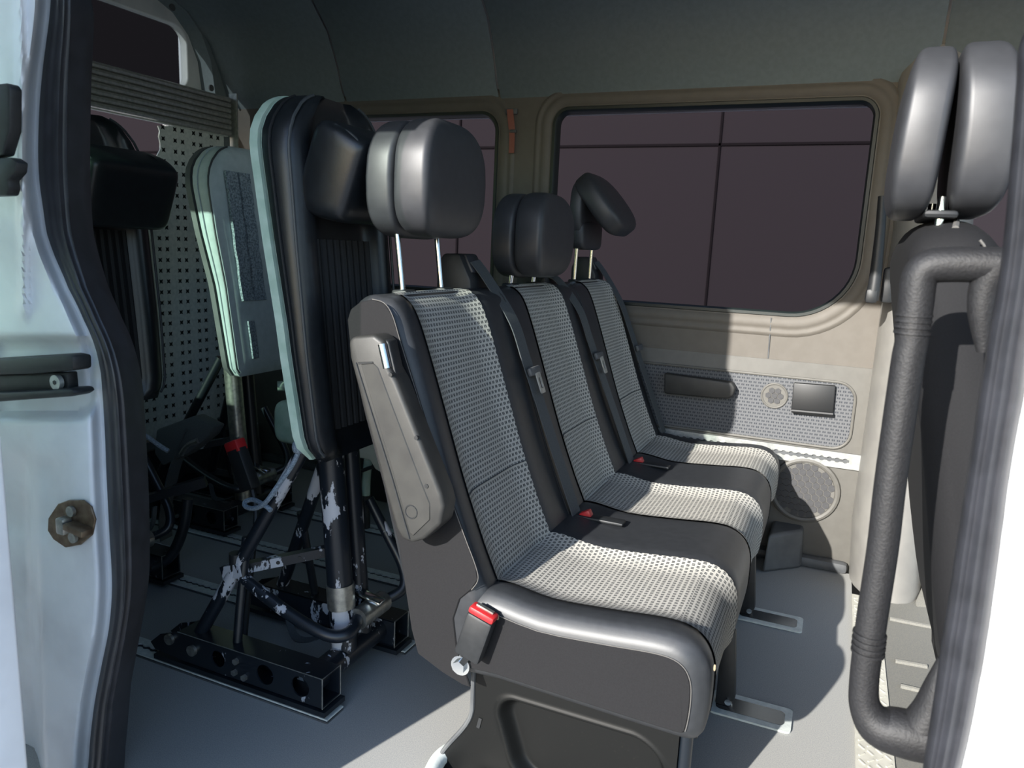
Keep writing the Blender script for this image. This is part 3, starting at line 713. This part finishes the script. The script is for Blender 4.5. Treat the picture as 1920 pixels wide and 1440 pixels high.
# seat belts
def on_back(t, y, off=.012):
    """point on the backrest front, t 0 bottom .. 1 top"""
    a = V((-.556, .40)); b = V((-.762, .935)); p = a.lerp(b, t); return warp_b(V((p.x+off*.93, y, p.y+off*.36)), y)
belts = []
for i, (gy, y0, y1) in enumerate(((1.665, 1.665, 1.70), (2.16, 2.165, 2.235), (2.66, 2.64, 2.695))):
    # guide housing behind the backrest top
    hx = -.865
    hp = [(hx-.05, .90), (hx+.055, .90), (hx+.045, 1.0), (hx+.012, 1.062), (hx-.035, 1.06), (hx-.05, 1.02)]
    if i == 1: hp = [(a, min(b, 1.0)) for a, b in hp]
    gd = MB().prism([V((a, gy-.05, b)) for a, b in hp], (0, .10, 0), .008, 2).build('belt_guide', 'plastic', bench)
    MB().box((hx+.024, gy, 1.037 if i != 1 else .99), (.05, .06, .014), ('Y', math.radians(62)), bev=.004).build('belt_mouth', 'rubber', gd)
    zt0 = 1.045 if i != 1 else 1.0
    path = [V((hx+.03, gy, zt0)), V((-.80, gy+.01, 1.0 if i != 1 else .99)), on_back(.93, y0+(y1-y0)*.1), on_back(.75, y0+(y1-y0)*.3), on_back(.5, y0+(y1-y0)*.55), on_back(.25, y0+(y1-y0)*.8), on_back(.04, y1), ]
    bl = MB().ribbon(path, .050, (0, 1, .12), .0025).build('seat_belt', 'belt', bench)
    tz = (.70, .665, .62)[i]; tc = on_back(tz, y0+(y1-y0)*(1-tz)+.006, .022)
    ax = V((-.206, 0, .535)).normalized(); sd = V((0, 1, 0)); nn = sd.cross(ax); R = Matrix((sd, ax.cross(sd)*-1, ax)).transposed()
    R = Matrix((sd, ax.cross(sd), ax)).transposed()
    tg = MB().box(tc, (.066, .012, .022), R, bev=.005).build('belt_tongue', 'plastic_grey', bl)
    if i < 2:
        tp_ = plate('tongue_plate', rrect(-.013, .013, -.058, -.005, .004, 4), [rrect(-.006, .006, -.045, -.018, .003, 4)], (tc+V((.006, 0, .002)), sd, ax), .003, 'alu', tg)
# leg panel under the near end, real recess pressed into it
lx0, lx1, lz1, yl = P(886, 1300, y=1.235).x, P(1272, 1400, y=1.235).x, .30, 1.235
lp = MB(); rr_ = []
NX, NZ = 150, 100
for j in range(NZ+1):
    z = lz1*(j/NZ); r = []
    xl = lx0-.075*(1-smooth01(z/.16))+.0
    for i in range(NX+1):
        x = xl+(lx1-xl)*i/NX
        cx, cz, hx, hz_ = (lx0+lx1)/2+.03, .115, .165, .088
        q = math.hypot(max(abs(x-cx-(.13-z)*.35)-hx+.05, 0), max(abs(z-cz)-hz_+.05, 0))-.05
        d = .030*smooth01((.004-q)/.022)-.003*smooth01(1-abs(q-.004)/.010)
        r.append(V((x, yl+d, z)))
    rr_.append(r)
lp.grid(rr_)
lp.rings([[V((rr_[j][0].x-0.0, yl, rr_[j][0].z)), V((rr_[j][0].x+.004, yl+.05, rr_[j][0].z))] for j in range(NZ+1)], False, False)
lp.rings([[V((rr_[j][-1].x, yl, rr_[j][-1].z)), V((rr_[j][-1].x-.004, yl+.05, rr_[j][-1].z))] for j in range(NZ+1)], False, False)
leg = lp.build('leg_panel', 'legpanel', bench, 60)
MB().tube([V((r[0].x+.001, yl-.001, r[0].z)) for r in rr_[:90]], .005, 8).build('panel_edge', 'plastic_grey', leg)
sp0 = P(897, 1355, y=yl-.001); MB().prism([sp0+V(q_) for q_ in ((-.004, 0, -.011), (.003, 0, -.012), (.008, 0, .011), (.001, 0, .012))], (0, -.0012, 0)).build('slot', 'plastic', leg, 0)
MB().box(((lx0+lx1)/2, 2.60, .13), (.36, .02, .26), bev=.006).build('leg_panel', 'legpanel', bench)
MB().tube([(lx1+.01, 1.25, .06), (lx1+.01, 1.25, .27)], .013, 10).build('leg_tube', 'chip_less', bench)
for y in (1.3, 2.55):
    MB().box((-.36, y, .22), (.42, .03, .04), bev=.004).build('seat_rail', 'frame', bench)
MB().tube([(-.22, 1.27, .2), (-.22, 2.58, .2)], .016, 10).build('cross_tube', 'frame', bench)
# cream foot cover + tube at the panel base
p = P(940, 1440, y=1.215)
MB().box((p.x, 1.205, .012), (.13, .04, .028), bev=.010, seg=3).build('foot_cover', 'cream', bench)
MB().tube([P(800, 1470, z=.015), P(822, 1425, z=.02), P(845, 1408, z=.025), P(868, 1412, z=.03)], .017, 10, 5).build('foot_tube', 'alu_dull', bench)
# floor anchor trays and feet
for i, (pl, pr_) in enumerate((((1372, 1322), (1462, 1345)), ((1410, 1152), (1487, 1168)))):
    c = (P(*pl, z=.0)+P(*pr_, z=.0))/2; Lx = P(*pr_, z=0).x-P(*pl, z=0).x+.035; cy = c.y-.01
    fr_ = ((c.x-.01, cy, .0035), (1, 0, 0), (0, 1, 0)); hx = Lx/2+.02
    e = empty('seat_anchor_tray', (c.x, cy, 0), ['steel floor anchor tray under the near end of the bench', 'steel floor anchor tray under the middle of the bench'][i], 'anchor')
    plate('tray_rim', rrect(-hx, hx, -.050, .050, .012), [rrect(-hx+.012, hx-.016, -.030, .030, .014)], fr_, .005, 'alu_dull', e)
    ins = rrect(-hx+.012, hx-.016, -.030, .030, .014); o3 = V(fr_[0])
    tr = MB(); tr.rings([[o3+V((a, b, .003)) for a, b in ins], [o3+V((a*.96, b*.86, -.0015)) for a, b in ins]], True, True); tr.build('tray', 'darksteel', e)
    ft = MB().prism([V((c.x-hx-.00, cy-.014, .20)), V((c.x-hx+.03, cy-.014, .20)), V((c.x-hx+.045, cy-.014, .03)), V((c.x-hx+.03, cy-.014, .006)), V((c.x-hx+.0, cy-.014, .006))], (0, .028, 0), .004).build('foot', 'plastic', bench)
    MB().cyl((c.x-hx+.03, cy-.022, .022), (c.x-hx+.03, cy+.022, .022), .008, 10).build('foot_pin', 'chrome', ft)

# ================================================================== RESTRAINT BACKRESTS
def unit(x0, y0, kind, label, lean=.085, dx=0., padz=1.215, slean=.10, padx=0.):
    """back support on a floor frame. origin: beam front end, centre line, floor"""
    o0 = V((x0, y0, 0)); e = empty('restraint_backrest', o0, label, 'backrest', None)
    L = lambda x, y, z: o0+V((x, y, z))
    A = kind == 'A'; ch = 'chip' if A else 'chip_less'
    # beams: hollow square tubes with round holes in the web
    for s in (-1, 1):
        y_out = s*.18; bl = .50; zb_, zt_b = .038, .108
        outl = [(0, zb_), (0, zt_b), (-bl+.06, zt_b), (-bl, zt_b-.02), (-bl-.035, zt_b-.05), (-bl-.02, zb_+.004), (-bl+.06, zb_)]
        holes = [circle(-.062, .073, .025), circle(-.165, .073, .025), circle(-.31, .073, .021)]
        bm_ = plate('beam', outl, holes, (L(0, y_out, 0), (1, 0, 0), (0, 0, 1)), .004, 'chip_less', e)
        plate('beam_web', outl, [], (L(0, y_out-s*.062, 0), (1, 0, 0), (0, 0, 1)), .004, ch, bm_)
        MB().box(L(-bl/2+.03, y_out-s*.031, zt_b), (bl-.06, .066, .004)).build('beam_flange', 'chip_less', bm_, 0)
        MB().box(L(-bl/2+.03, y_out-s*.031, zb_), (bl-.06, .066, .004)).build('beam_flange', 'chip_less', bm_, 0)
        ya_, yb_ = y_out+s*.0025, y_out-s*.0645
        MB().tube([L(.0005, ya_, zb_-.002), L(.0005, ya_, zt_b+.002), L(.0005, yb_, zt_b+.002), L(.0005, yb_, zb_-.002)], .0016, 6, closed=True).build('worn_edge', 'steel', bm_)
        MB().tube([L(0, ya_, zt_b+.0018), L(-bl+.06, ya_, zt_b+.0018)], .0012, 6).build('worn_edge', 'steel', bm_)
        MB().box(L(-bl/2-.005, y_out-s*.031, .025), (bl+.03, .076, .012)).build('base_plate', 'frame', e, 0)
        for q_ in ((-.465, .085), (-.39, .075), (-.255, .055), (-.225, .05), (-.25, .085)):
            big = q_[0] < -.35; c = L(q_[0], y_out+s*.002, q_[1])
            MB().cyl(c, c+V((0, s*(.008), 0)), .014 if big else .008, 12 if big else 6).build('bolt', 'steel', bm_)
    MB().tube([L(-.055, -.145, .075), L(-.055, .145, .075)], .031, 18).build('cross_tube', ch, e)
    # posts
    pl = lambda z: -.055-lean*(z-.1)
    MB().tube([L(pl(.09), -.025, .09), L(pl(.66), -.025, .66)], .031, 18).build('post', 'chip' if A else 'steel' if kind == 'B' else ch, e)
    MB().tube([L(pl(.09)-.005, .055, .09), L(pl(.66)-.005, .055, .66)], .024, 16).build('post', ch, e)
    MB().tube([L(pl(.2), -.025, .2), L(pl(.26), -.025, .26)], .034, 18).build('collar', 'steel', e)
    # struts down to the beam rears
    for s in (-1, 1):
        MB().tube([L(-.40, s*.15, .10), L(-.13, s*.045, .635)], .017, 12).build('strut', ch, e)
        MB().tube([L(-.28, s*.15, .09), L(-.285, s*.13, .20), L(-.29, s*.10, .36)], .011, 10, 4).build('brace', 'frame', e)
    # tilting arms: clamp on the post foot, curved tubes
    cl = L(-.02, .0, .175)
    MB().tube([cl+V((0, -.02, 0)), cl+V((0, .09, .0))], .027, 16).build('clamp', 'steel', e)
    MB().box(cl+V((.0, .03, .036)), (.075, .03, .012), ('Y', .2), bev=.004).build('clamp_lever', 'chrome', e)
    MB().tube([cl+V((0, -.02, 0)), L(-.01, -.07, .165), L(-.05, -.10, .165), L(-.16, -.11, .20), L(-.30, -.115, .265)], .0155, 12, 6).build('arm_tube', 'chip' if A else ch, e)
    MB().tube([cl+V((0, .09, 0)), L(.015, .13, .20), L(.0, .15, .25), L(-.05, .15, .33), L(-.10, .14, .42)], .0135, 12, 6).build('arm_tube', ch, e)
    MB().box(L(-.315, -.115, .275), (.06, .032, .032), ('Y', -.35)).build('arm_socket', ch, e, 0)
    MB().tube([L(-.31, -.115, .27), L(-.31, -.115, .32)], .017, 12).build('arm_knob', 'plastic', e)
    # square adjusting bar with holes across the frame
    pa, pb_ = L(-.32, -.09, .268), L(-.11, .06, .315); d = (pb_-pa); ang = math.atan2(d.y, d.x)
    Rb = Matrix.Rotation(ang, 3, 'Z') @ Matrix.Rotation(-math.asin(d.z/d.length), 3, 'Y')
    br = MB().box((pa+pb_)/2, (d.length, .024, .024), Rb).build('adjusting_bar', ch, e, 0, )
    MB().box(pb_, (.045, .032, .032), Rb).build('bar_sleeve', ch, br, 0)
    for k in (.35, .55):
        c = pa.lerp(pb_, k)+Rb @ V((0, -.013, 0)); MB().cyl(c, c+Rb @ V((0, -.001, 0)), .005, 10).build('bar_hole', 'plastic', br)
    # hanging strap loops
    MB().ribbon([L(-.30, .05, .10), L(-.22, .0, .06), L(-.14, .03, .09), L(-.10, .06, .20), L(-.11, .07, .33)], .022, (0, 1, .2), .003).build('strap', 'belt', e)
    # upholstered back, lofted
    bot, top = .60, 1.385; mat = {'A': 'black_leather', 'B': 'grey_leather', 'C': 'black_leather'}[kind]
    def width(z):
        t = (z-bot)/(top-bot); wmax = .180 if kind != 'B' else .178
        w0 = lerp(((0, .135), (.05, .168), (.3, .178), (.6, .180), (.75, .178), (1, .178)), t) if kind != 'B' else lerp(((0, .150), (.04, .168), (.4, .168), (.62, .182), (.8, .184), (1, .184)), t)
        R_ = .14 if kind != 'B' else .16; q = (top-z)
        if q < R_: w0 = w0-(R_-math.sqrt(max(R_*R_-(R_-q)**2, 0)))*.95
        return max(w0, .02)
    xf = lambda z: -.005+dx-slean*(z-.6)
    bt = lambda z: lerp(((.6, -.048), (.9, -.060), (1.15, -.080), (1.3, -.090), (1.4, -.085)), z)
    def ring(z, grow=0, back=None, front=0., flat=False):
        back = bt(z) if back is None else back; W = width(z)+grow; f = xf(z); r = []; t = (z-bot)/(top-bot)
        ed = min(1, (z-bot)/.03, (top-z)/.03+.25)
        for k in range(21):                               # front face, near to far
            u = -1+2*k/20; bol = 0 if flat else (-.034*smooth01((.72-abs(u))/.25) if kind != 'B' else 0)
            rd = -.030*(abs(u)**8); r.append(L(f+front+(bol+rd)*ed-.02*(1-ed), u*W, z))
        for k in range(9):
            u = 1-2*k/8; r.append(L(f+back, u*W*.97, z))
        return r
    zs = [bot, bot+.006, bot+.015, bot+.03]+[bot+.03+(top-bot-.06)*k/26 for k in range(1, 27)]+[top-.02, top-.012, top-.006, top-.002]
    m_ = MB(); m_.rings([ring(z) for z in zs]); bk_ = m_.build('back_cushion', mat, e, 60)
    sh = MB(); sh.rings([[p+V((bt(z)+.007, 0, 0)) for p in ring(z, .004, -.015, -.001, True)] for z in zs]); sh.build('back_shell', 'mint' if kind == 'A' else 'plastic_grey', e, 60)  # mint on A paints in the green window light along its edge
    for s in (-1, 1):
        pth = [L(xf(z)-.016, s*(width(z)-.002)*.99, z) for z in zs[2:-1]]
        MB().tube(pth, .0035, 6).build('piping', 'piping', bk_)
        pth = [L(xf(z)+bt(z)*.72, s*(width(z)+.0005), z) for z in zs[2:-1]]
        MB().tube(pth, .003, 6).build('side_seam', 'black_pleat' if kind != 'B' else 'grey_leather', bk_)
    if kind != 'B':
        for k in range(9):                                # pleats in the sunk centre
            u = -.52+1.04*k/8
            MB().tube([L(xf(z)-.034, u*width(.9), z) for z in (.66, .75, .9, 1.0, 1.08)], .0105, 8).build('pleat', 'black_pleat', bk_)
        # neck pad
        Rp = Matrix.Rotation(math.radians(20), 3, 'Y')
        pc = L(xf(1.22)+.05+padx, -.005, padz)
        hp_ = MB().superell(pc, (.064, .145, .098), .24, .22, 48, 28, lambda p: V((p.x, p.y*(1-.10*max(p.x/.064, 0)), p.z*(1-.12*max(p.x/.064, 0)))), Rp).build('neck_pad', 'black_leather', e)
        for s in (-1, 1):
            lp_ = [pc+Rp @ V((x*.060, s*.124, z*.092)) for x, z in ((.80, -.80), (.88, -.4), (.88, .4), (.80, .80), (.3, .96), (-.4, 1.0))]
            MB().tube(lp_, .003, 6, 4).build('piping', 'piping', hp_)
    else:
        # fleece strips on the bare grey board
        X = x0+xf(1.05)
        for px_ in (439, 463):
            yc = P(px_+8, 430, x=X).y-y0
            MB().ribbon([L(xf(z)+.007+.002*math.sin(z*90), yc, z) for z in [.86+.0435*k for k in range(11)]], .052, (0, 1, 0), .010).build('fleece_strip', 'velcro', bk_)
        for px_ in (452, 527):
            yc = P(px_, 610, x=X).y-y0
            MB().ribbon([L(xf(z)+.005, yc, z) for z in (.66, .70, .75, .79)], .028, (0, 1, 0), .008).build('fleece_strip', 'velcro', bk_)
    return e
uA = unit(-.967, 1.42, 'A', 'black padded wheelchair backrest with chipped frame right behind the bench')
uC = unit(-1.80, 1.42, 'C', 'black padded wheelchair backrest with neck pad beside the left door pillar', dx=.015, padz=1.185, padx=.045)
uB = unit(-1.93, 2.10, 'B', 'grey bare wheelchair backrest board with fleece strips in front of the ramp', dx=.085, slean=.15)
# belt buckle on a stalk beside frame A, and bungee cord
t = uA
bb = buckle(P(470, 918, y=1.52), P(437, 822, y=1.52), (1, -.2, 0), .062, .034, t, 'belt_buckle', .26)
MB().tube([P(470, 905, y=1.52), P(480, 960, y=1.50), P(474, 1040, y=1.45), P(464, 1130, y=1.38), P(456, 1222, y=1.30)], .008, 8, 5).build('buckle_stalk', 'plastic', t)
MB().tube([P(562, 842, y=1.29), P(548, 872, y=1.285), P(520, 912, y=1.28), P(498, 942, y=1.28), P(478, 953, y=1.29), P(461, 950, y=1.30), P(460, 941, y=1.31), P(475, 937, y=1.31), P(497, 948, y=1.285), P(508, 957, y=1.28)], .0058, 8, 5).build('bungee_cord', 'rope', t)
MB().superell(P(560, 838, y=1.29), (.014, .014, .016), .8, .8, 12, 8).build('cord_knot', 'rope', t)
MB().tube([P(250, 800, y=1.56), P(275, 818, y=1.58), P(300, 836, y=1.60), P(316, 846, y=1.61)], .0075, 8, 5).build('rope_end', 'rope', uC)

for k, (a, b, r) in enumerate(((P(262, 940, y=1.52), P(330, 918, y=1.58), .012), (P(326, 920, y=1.575), P(386, 902, y=1.63), .015))):
    d = b-a; Rb = Matrix.Rotation(math.atan2(d.y, d.x), 3, 'Z') @ Matrix.Rotation(-math.asin(d.z/d.length), 3, 'Y')
    MB().box((a+b)/2, (d.length, r*2, r*2), Rb).build('cross_bar', 'chip_less', uC, 0)
MB().tube([P(352, 935, y=1.60), P(345, 985, y=1.59), P(325, 1035, y=1.57), P(295, 1060, y=1.54), P(255, 1068, y=1.50)], .0165, 12, 6).build('arm_tube', 'frame', uC)
MB().tube([P(278, 1062, y=1.53), P(240, 1075, y=1.49)], .024, 14).build('clamp', 'steel', uC)
MB().ribbon([P(290, 950, y=1.54), P(285, 985, y=1.54), P(262, 1015, y=1.53)], .014, (0, 1, 0), .006).build('strap_end', 'belt', uC)
# ---- stowed ramp in front of the rear doors
RX = -2.6
yzr = lambda px, py: (P(px, py, x=RX).y, P(px, py, x=RX).z)
ramp = empty('folding_ramp', (RX, 2.3, .2), 'stowed aluminium ramp with studded plate and ribbed top bar', 'ramp')
rnd = random.Random(3)
jag = [yzr(298+rnd.uniform(-5, 6), y_) for y_ in (236, 246, 256, 268, 280, 292, 304)]
yR = yzr(418, 240)[0]; zT = yzr(418, 240)[1]
outl = [(1.55, .22), (yR, .22), (yR, zT)]+jag+[(1.55, jag[-1][1]-.02)]
pm = plate('ramp_plate', outl, [], ((RX, 0, 0), (0, 1, 0), (0, 0, 1)), .006, 'alu_dull', ramp)
top0 = yzr(120, 178); top1 = yzr(424, 235)
ztop = top1[1]+.055
for k in range(7):
    z = zT-.02+k*.0235
    MB().tube([(RX+.02, 1.55, z), (RX+.02, yR+.02, z)], .0115, 8).build('rib', 'alu', ramp)
MB().box((RX+.0, (1.55+yR)/2+.01, zT+.05), (.02, yR-1.53, .17)).build('top_bar', 'alu_dull', ramp, 0)
MB().box((RX+.03, yR+.035, .98), (.045, .006, 1.44)).build('edge_angle', 'alu', ramp, 0)
me = None; cols = []; y = yR-.035; k = 0
while y > 1.98: cols.append(y); y -= .038 if k % 2 == 0 else .060; k += 1
cnt = 0
for y in cols:
    z = .30
    while z < zT-.02:
        pjag = z > jag[-1][1]-.02 and y < jag[0][0]+.015
        if not pjag and cnt < 300:
            if me is None:
                b = bmesh.new(); r = .0135
                cv = b.verts.new((.010, 0, 0)); ring_ = [b.verts.new((.003, r*math.cos(a)*(1 if i % 2 == 0 else .45), r*math.sin(a)*(1 if i % 2 == 0 else .45))) for i, a in enumerate([math.pi/4+math.pi*i/4 for i in range(8)])]
                for i in range(8): b.faces.new((cv, ring_[i], ring_[(i+1) % 8]))
                bmesh.ops.recalc_face_normals(b, faces=b.faces); me = bpy.data.meshes.new('stud'); b.to_mesh(me); b.free()
            o = link('stud', me, 'stud', pm); o.location = (RX, y, z); o.matrix_parent_inverse = Matrix.Identity(4); cnt += 1
            pm_off = V((0, 0, 0)); o.parent = pm
        z += .0445
# tread plate box below the ramp
bx = MB().box((-2.53, 2.0, .11), (.10, 1.4, .21), bev=.006).build('lift_box', 'frame', smooth=0); tag(bx, 'dark tread plate box across the floor below the ramp', 'box')
# mobility frame bits between the backrests and the far window
wf = empty('folded_walker', P(700, 960, y=2.35), 'folded walking frame with pale seat and handles behind the chipped backrest', 'walker')
MB().tube([P(520, 724, y=2.1), P(600, 722, y=2.2)], .019, 12).build('handle_bar', 'mint', wf)
MB().superell(P(552, 790, y=2.0), (.06, .05, .075), .5, .5, 20, 14).build('side_cover', 'mint', wf)
MB().prism([P(*q_, y=2.2) for q_ in ((648, 843), (665, 832), (705, 828), (730, 835), (720, 890), (703, 880), (693, 863), (670, 858), (650, 852))], (0, .03, 0), .006).build('seat', 'cream', wf)
MB().tube([P(690, 862, y=2.25), P(687, 900, y=2.25), P(686, 930, y=2.25)], .016, 10).build('frame_tube', 'mint', wf)
MB().tube([P(686, 928, y=2.25), P(685, 990, y=2.25)], .018, 10).build('frame_sleeve', 'plastic', wf)
MB().tube([P(655, 905, y=2.2), P(675, 885, y=2.2), P(700, 875, y=2.2)], .007, 8, 4).build('cable', 'plastic', wf)
t = MB().box((-1.62, 2.62, .12), (.5, .16, .24), bev=.012).build('dark_case', 'plastic'); tag(t, 'dark low case on the floor below the rear side window', 'case')
MB().box((-1.50, 2.538, .14), (.1, .003, .05)).build('sticker', 'sticker', None, 0)
o = bpy.data.objects['sticker']; o.parent = t
# bent dark tube frame pieces around frame B/C are parts of the units; strap bundle on the floor box
t = empty('strap_bundle', P(330, 840, y=1.74), 'dark strap bundle with a pale hook lying beside the ramp foot', 'strap')
MB().prism([P(*q_, y=1.72) for q_ in ((292, 806), (362, 780), (402, 800), (392, 818), (350, 852), (304, 874), (288, 850))], (0, .05, 0), .008).build('bundle', 'belt', t)
MB().tube([P(340, 852, y=1.72), P(352, 835, y=1.72), P(372, 826, y=1.72)], .009, 8, 4).build('hook', 'steel', t)
MB().ribbon([P(360, 800, y=1.74), P(330, 870, y=1.74), P(310, 960, y=1.74), P(312, 1010, y=1.74)], .05, (0, 1, .1), .004).build('hanging_strap', 'belt', t)

# ================================================================== PASSENGER SEAT, GRAB HANDLE
ps = empty('passenger_seat', (.3, 1.42, 0), 'front passenger seat in charcoal cloth with tall split headrest at right', 'seat')
SB = ((0.085, 1.127), (0.105, 1.147), (0.145, 1.154), (0.18, 1.14), (0.205, 1.092), (0.23, 0.962), (0.275, 0.762), (0.33, 0.532), (0.36, 0.412), (0.31, 0.372), (0.23, 0.412), (0.185, 0.562), (0.145, 0.762), (0.1, 0.992), (0.082, 1.092))
q0 = refine(SB, 3); sgS = 1 if area(SB) < 0 else -1
m_ = MB(); rr_ = []
for y, ins in [(1.165, .03), (1.172, .016), (1.185, .006), (1.20, 0)]+[(1.22+.025*k, 0) for k in range(0, 18)]+[(1.66, .006), (1.675, .02), (1.68, .035)]:
    crown = .03*(abs((y-1.42)/.26))**2.4
    rr_.append([V((a, y, b-(crown if b > .9 else 0))) for a, b in (offs_profile(q0, -ins*sgS) if ins else q0)])
m_.rings(rr_); pb_ = m_.build('backrest', 'leather_side', ps, 60)
m_ = MB(); CS = ((.26, .42), (.40, .46), (.62, .47), (.72, .45), (.75, .40), (.74, .32), (.60, .28), (.30, .28), (.25, .34))
m_.rings([[V((a, y, b)) for a, b in refine(CS, 3)] for y in (1.17, 1.3, 1.5, 1.67)]); m_.build('seat_cushion', 'leather_side', ps, 60)
MB().box((.5, 1.42, .14), (.40, .40, .28), bev=.02).build('seat_base', 'plastic', ps)
q1 = offs_profile(q0, -.03*sgS)
MB().tube([V((a, 1.164, b)) for a, b in q1[9:27]], .0018, 6).build('stitching', 'stitch', pb_)
MB().tube([V((lerp(((1.17, .13), (1.3, .145), (1.5, .145), (1.67, .13)), y), y, 1.152-.03*(abs((y-1.42)/.26))**2.4)) for y in [1.205+.022*k for k in range(21)]], .005, 8).build('top_piping', 'stitch', pb_)
hh = headrest('headrest', ps, (.108, 1.325, 1.150), .25, .242, 0, mat='head', thick=.064, spread=.006)
for s in (-1, 1): MB().cyl((.118, 1.325+s*.07, 1.12), (.118, 1.325+s*.07, 1.18), .006, 12).build('post', 'chrome', hh)
MB().box((.118, 1.325, 1.155), (.045, .17, .012), bev=.006).build('post_cover', 'plastic', ps)
# grab handle on the right door pillar
gh = empty('grab_handle', P(1640, 1380, y=.97), 'thick black foam-gripped grab handle inside the right door pillar', 'handle')
yh = .985
path = [P(a, b, y=yh) for a, b in ((1905, 500), (1860, 497), (1790, 496), (1745, 500), (1724, 520), (1717, 570), (1709, 640), (1700, 690), (1670, 900), (1655, 1028), (1633, 1173), (1620, 1281), (1624, 1328), (1648, 1360), (1692, 1374), (1740, 1384), (1795, 1390))]
rad = [.020]*4+[.0195, .019]+[.0180]*5+[.0175, .020, .027, .030, .030, .03]
MB().tube(path, rad, 20, 6).build('grip_bar', 'foam', gh)
MB().tube([P(1872, 500, y=yh), P(1848, 540, y=yh), P(1841, 590, y=yh), P(1844, 660, y=yh)], [.022, .017, .014, .007], 14, 5).build('upper_mount', 'foam', gh)
MB().tube([P(1722, 1378, y=yh), P(1745, 1335, y=yh), P(1760, 1285, y=yh), P(1768, 1235, y=yh)], [.028, .022, .016, .006], 14, 5).build('lower_mount', 'foam', gh)
for base in ((1714, 588), (1631, 1186)):
    for k in range(4):
        dx = -.9
        a = P(base[0]+dx*k*1.3, base[1]+k*11, y=yh); b = P(base[0]+dx*k*1.3-.7, base[1]+k*11+5, y=yh)
        MB().tube([a, b], .0200, 20).build('grip_ring', 'foam', gh)

# ================================================================== SLIDING DOOR, PILLAR FITTINGS
sd_ = empty('door_1', (-1.4, .63, 0)); struct(sd_, 'open white sliding door edge at the far left')
xd = P(22, 1030, y=.62).x
leaf = [(xd-1.25, -.30), (xd-.03, -.30), (xd, -.27), (xd, .80), (xd-.09, .80), (xd-.09, 1.64), (xd, 1.64), (xd, 1.90), (xd-.03, 1.92), (xd-1.25, 1.92)]  # glazed notch added in the unseen front edge so sun reaches headrest and backrest
dw = rrect(xd-1.14, xd-.48, .86, 1.64, .06)  # window set back so the solid leaf keeps sun off the jamb
plate('door_leaf', leaf, [dw], ((0, .585, 0), (1, 0, 0), (0, 0, 1)), .058, 'white', sd_, bev=.006)
for lp_, mt_ in ((((xd-.09, .80), (xd, .80), (xd, 1.64), (xd-.09, 1.64)), 'notchglass'), (dw, 'greentint')):
    gl = bmesh.new(); gl.faces.new([gl.verts.new((x, .585, z)) for x, z in lp_]); me = bpy.data.meshes.new('pane'); gl.to_mesh(me); gl.free(); link('pane', me, mt_, sd_)
# hinge arm with bolt in the jamb pocket
t = empty('hinge_arm', P(60, 700, y=.80), 'black sliding door hinge arm in the pocket of the white pillar', 'hinge')
MB().prism([P(*q_, y=.80) for q_ in ((-60, 676), (120, 665), (136, 668), (137, 695), (60, 702), (-60, 706))], (0, .035, 0), .005).build('upper_arm', 'plastic', t)
MB().prism([P(*q_, y=.815) for q_ in ((-60, 706), (125, 698), (128, 730), (-60, 740))], (0, .02, 0), .003).build('arm_plate', 'plastic', t)
MB().prism([P(*q_, y=.795) for q_ in ((-60, 738), (60, 733), (132, 729), (140, 738), (130, 744), (20, 752), (-60, 758))], (0, .04, 0), .005).build('lower_arm', 'plastic', t)
c = P(111, 716, y=.812); MB().cyl(c, c+V((0, -.008, 0)), .0125, 16).build('bolt', 'alu', t); MB().cyl(c+V((0, -.008, 0)), c+V((0, -.009, 0)), .004, 6).build('socket', 'plastic', t)
# striker plate
ysk = YD-.03
t = empty('door_striker', P(133, 982, y=ysk), 'brown tarnished door striker plate on the white pillar', 'striker')
MB().prism([P(*q_, y=ysk) for q_ in ((108, 945), (128, 938), (155, 938), (170, 950), (178, 975), (172, 1003), (150, 1022), (122, 1027), (100, 1012), (89, 995), (90, 972))], (0, .004, 0), .001, 1).build('striker_plate', 'rust', t)
MB().box(P(146, 992, y=ysk-.012), (.048, .024, .012), ('Y', .12), bev=.003).build('striker_bar', 'rust', t)
MB().box(P(120, 985, y=ysk-.010), (.02, .02, .03), bev=.004).build('striker_post', 'steel', t)
for px, py in ((136, 958), (140, 1007)):
    c = P(px, py, y=ysk-.002); MB().cyl(c, c+V((0, -.006, 0)), .0095, 14).build('bolt', 'steel', t)
# black rubber buffers at the very left
t = empty('door_buffer', P(8, 330, y=.76), 'black rubber buffer at the upper left edge of the pillar', 'buffer')
MB().prism([P(*q_, y=.765) for q_ in ((-30, 160), (12, 155), (18, 165), (17, 245), (4, 290), (-30, 300))], (0, .02, 0), .003).build('upper_buffer', 'plastic', t)
MB().prism([P(*q_, y=.765) for q_ in ((-30, 298), (18, 295), (30, 303), (28, 322), (14, 338), (16, 352), (12, 366), (-30, 368))], (0, .02, 0), .003).build('lower_buffer', 'plastic', t)
